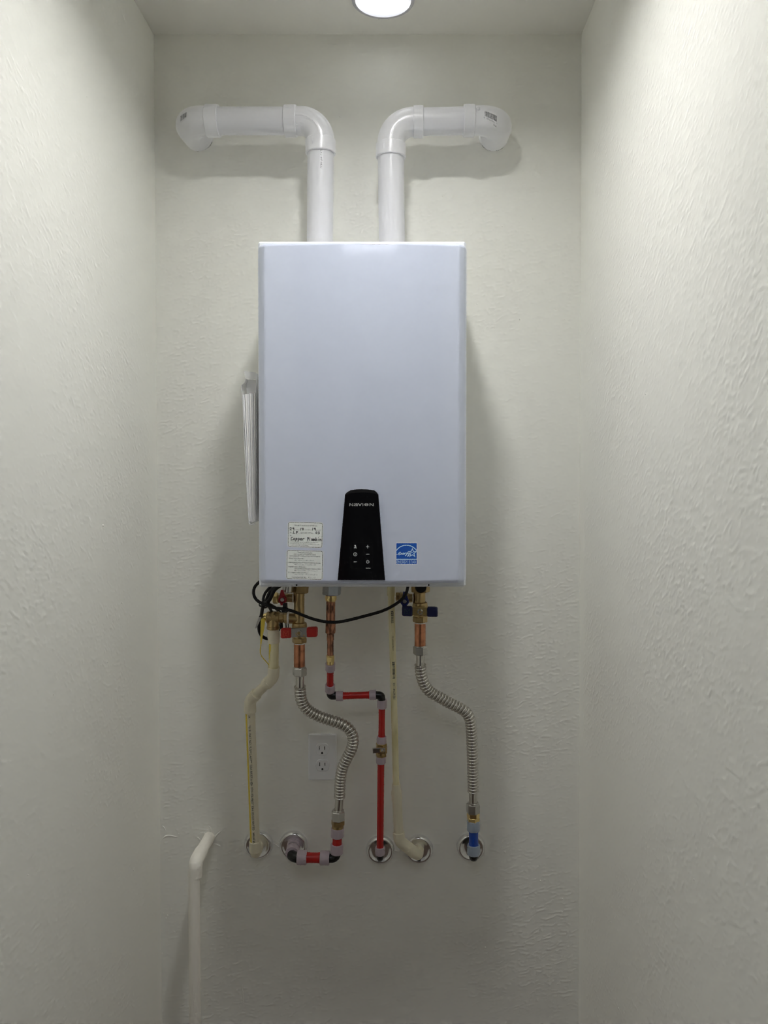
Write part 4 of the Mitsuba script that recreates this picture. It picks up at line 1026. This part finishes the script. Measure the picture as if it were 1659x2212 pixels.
# ------------------------------------------------------------------ painted stub with its drop at the left
pp = thing('painted_pipe', 'rough white-painted pipe stub leaving the wall and turning down at the lower left', 'pipe')
base = P(452, 1809, 0)
def rough_sweep(pts, rad, amp, seed):
    fine = []
    for a, b in zip(pts[:-1], pts[1:]):
        n = max(1, int(np.linalg.norm(b - a) / .004))
        fine += [a + (b - a) * q for q in np.arange(n) / n]
    fine = np.array(fine + [pts[-1]])
    s_ = np.r_[0, np.cumsum(np.linalg.norm(np.diff(fine, axis=0), axis=1))]
    m = sweep(fine, rad(s_ / s_[-1]), 36)
    cen = fine[np.minimum(np.arange(len(m.vertices)) // 36, len(fine) - 1)]
    nz = meshkit.noise(np.array(m.vertices) * 210, seed)[:, None] + .6 * meshkit.noise(np.array(m.vertices) * 480, seed + 1)[:, None]
    m.vertices = cen + (np.array(m.vertices) - cen) * (1 + amp * (nz - .8))
    return m
corner = P(422.5, 1862, .122)
pd = unit(corner - (base + [0, .01, 0]))
part(pp, 'stub', rough_sweep(np.array([base + [0, .01, 0], corner - pd * .02]), lambda q: 12.6 * S(.04) + 0 * q, .10, 3), 'paint_pipe', smooth=60)
low = np.array([corner[0] - .0015, corner[1], corner[2] - .034])
part(pp, 'elbow', rough_sweep(fillet([corner - pd * .050, corner, low], .012, 14), lambda q: 14.6 * S(.1) + 0 * q, .10, 8), 'paint_pipe', smooth=60)
dp = P(419.5, 1900, .124)
part(pp, 'drop_pipe', rough_sweep(np.array([[dp[0], dp[1], low[2] + .006], [dp[0], dp[1], .01]]), lambda q: 12.4 * S(.126) + 0 * q, .02, 5), 'paint_pipe', smooth=60)

# ------------------------------------------------------------------ cables
def cable(t, name, pts, r, m='black_rubber'):
    return part(t, name, sweep(spline([P(*q) for q in pts], 160)[0], r, 16), m, smooth=60)
pc = thing('power_cable', 'black cable drooping under the heater from the left valves to the blue valve', 'cable')
cable(pc, 'cord', [(590, 1246, .20), (578, 1250, .20), (566, 1254, .20), (557.6, 1259.5, .20), (549.6, 1269.5, .20), (547.8, 1282, .20), (551.6, 1292.5, .20), (560.8, 1300.8, .20), (571.7, 1305.8, .20), (585.8, 1311.3, .20), (601.5, 1314.2, .20), (620.3, 1317, .20), (636, 1321.5, .20), (654.8, 1329.3, .20), (676.7, 1337.2, .20), (700, 1342.7, .20), (723.8, 1344.2, .20), (747.3, 1340.8, .20), (796, 1328.6, .20), (832, 1317.3, .20), (854, 1305.5, .20), (868.5, 1294, .20), (877.3, 1281.6, .20), (881.5, 1262, .20), (884, 1246, .20)], 3.3 * S(.2))
part(pc, 'connector', cat(bx(P(616, 1312, .19), (9 * s2, .012, 18 * s2), .001), bx(P(615.5, 1318, .188), (13 * s2, .014, 9 * s2), .001)), 'black_poly', smooth=False)
cc = thing('cable_coil', 'thick black cable bundle looped behind the relief valve at the heater\'s lower left corner', 'cable')
cable(cc, 'cord', [(610, 1246, .185), (604, 1260, .185), (597, 1267, .185), (588, 1273, .185), (580, 1285, .185), (575, 1297, .183), (569, 1308, .18), (566, 1320, .17), (563, 1334, .14), (559.5, 1348, .115), (560, 1362, .11), (565, 1373, .105), (573, 1378.5, .10), (584, 1379, .10), (598, 1366, .10), (606, 1350, .10), (609, 1335, .10), (600, 1318, .105), (590, 1310, .12), (580, 1303, .15)], 3.6 * S(.15))
cable(cc, 'cord', [(620, 1246, .19), (612, 1261, .19), (600, 1268, .19), (591, 1277, .19), (586, 1288, .19), (580, 1298, .188), (573, 1305, .185), (568, 1309, .18)], 4.4 * S(.19))
cable(cc, 'cord', [(598, 1243, .17), (590, 1260, .17), (582, 1270, .17), (573, 1281, .17), (569, 1292, .172), (569, 1302, .176), (576, 1308, .16), (584, 1316, .13), (590, 1326, .11)], 3.0 * S(.17))
cable(cc, 'cord', [(571, 1303, .186), (582, 1306, .17), (594, 1313, .14), (602, 1322, .115), (607, 1340, .11), (609, 1358, .11)], 2.6 * S(.14))
for u in (609, 617.5, 622):
    part(cc, 'wire', cyl(P(u, 1340, .105), P(u + .8, 1362, .105), 1.1 * S(.1), n=10), 'black_rubber')
part(cc, 'cable_tie', ring_tube(P(569.2, 1306, .182), P(568, 1309, .181), .0105, .0092, 24, .0004), 'black_poly')
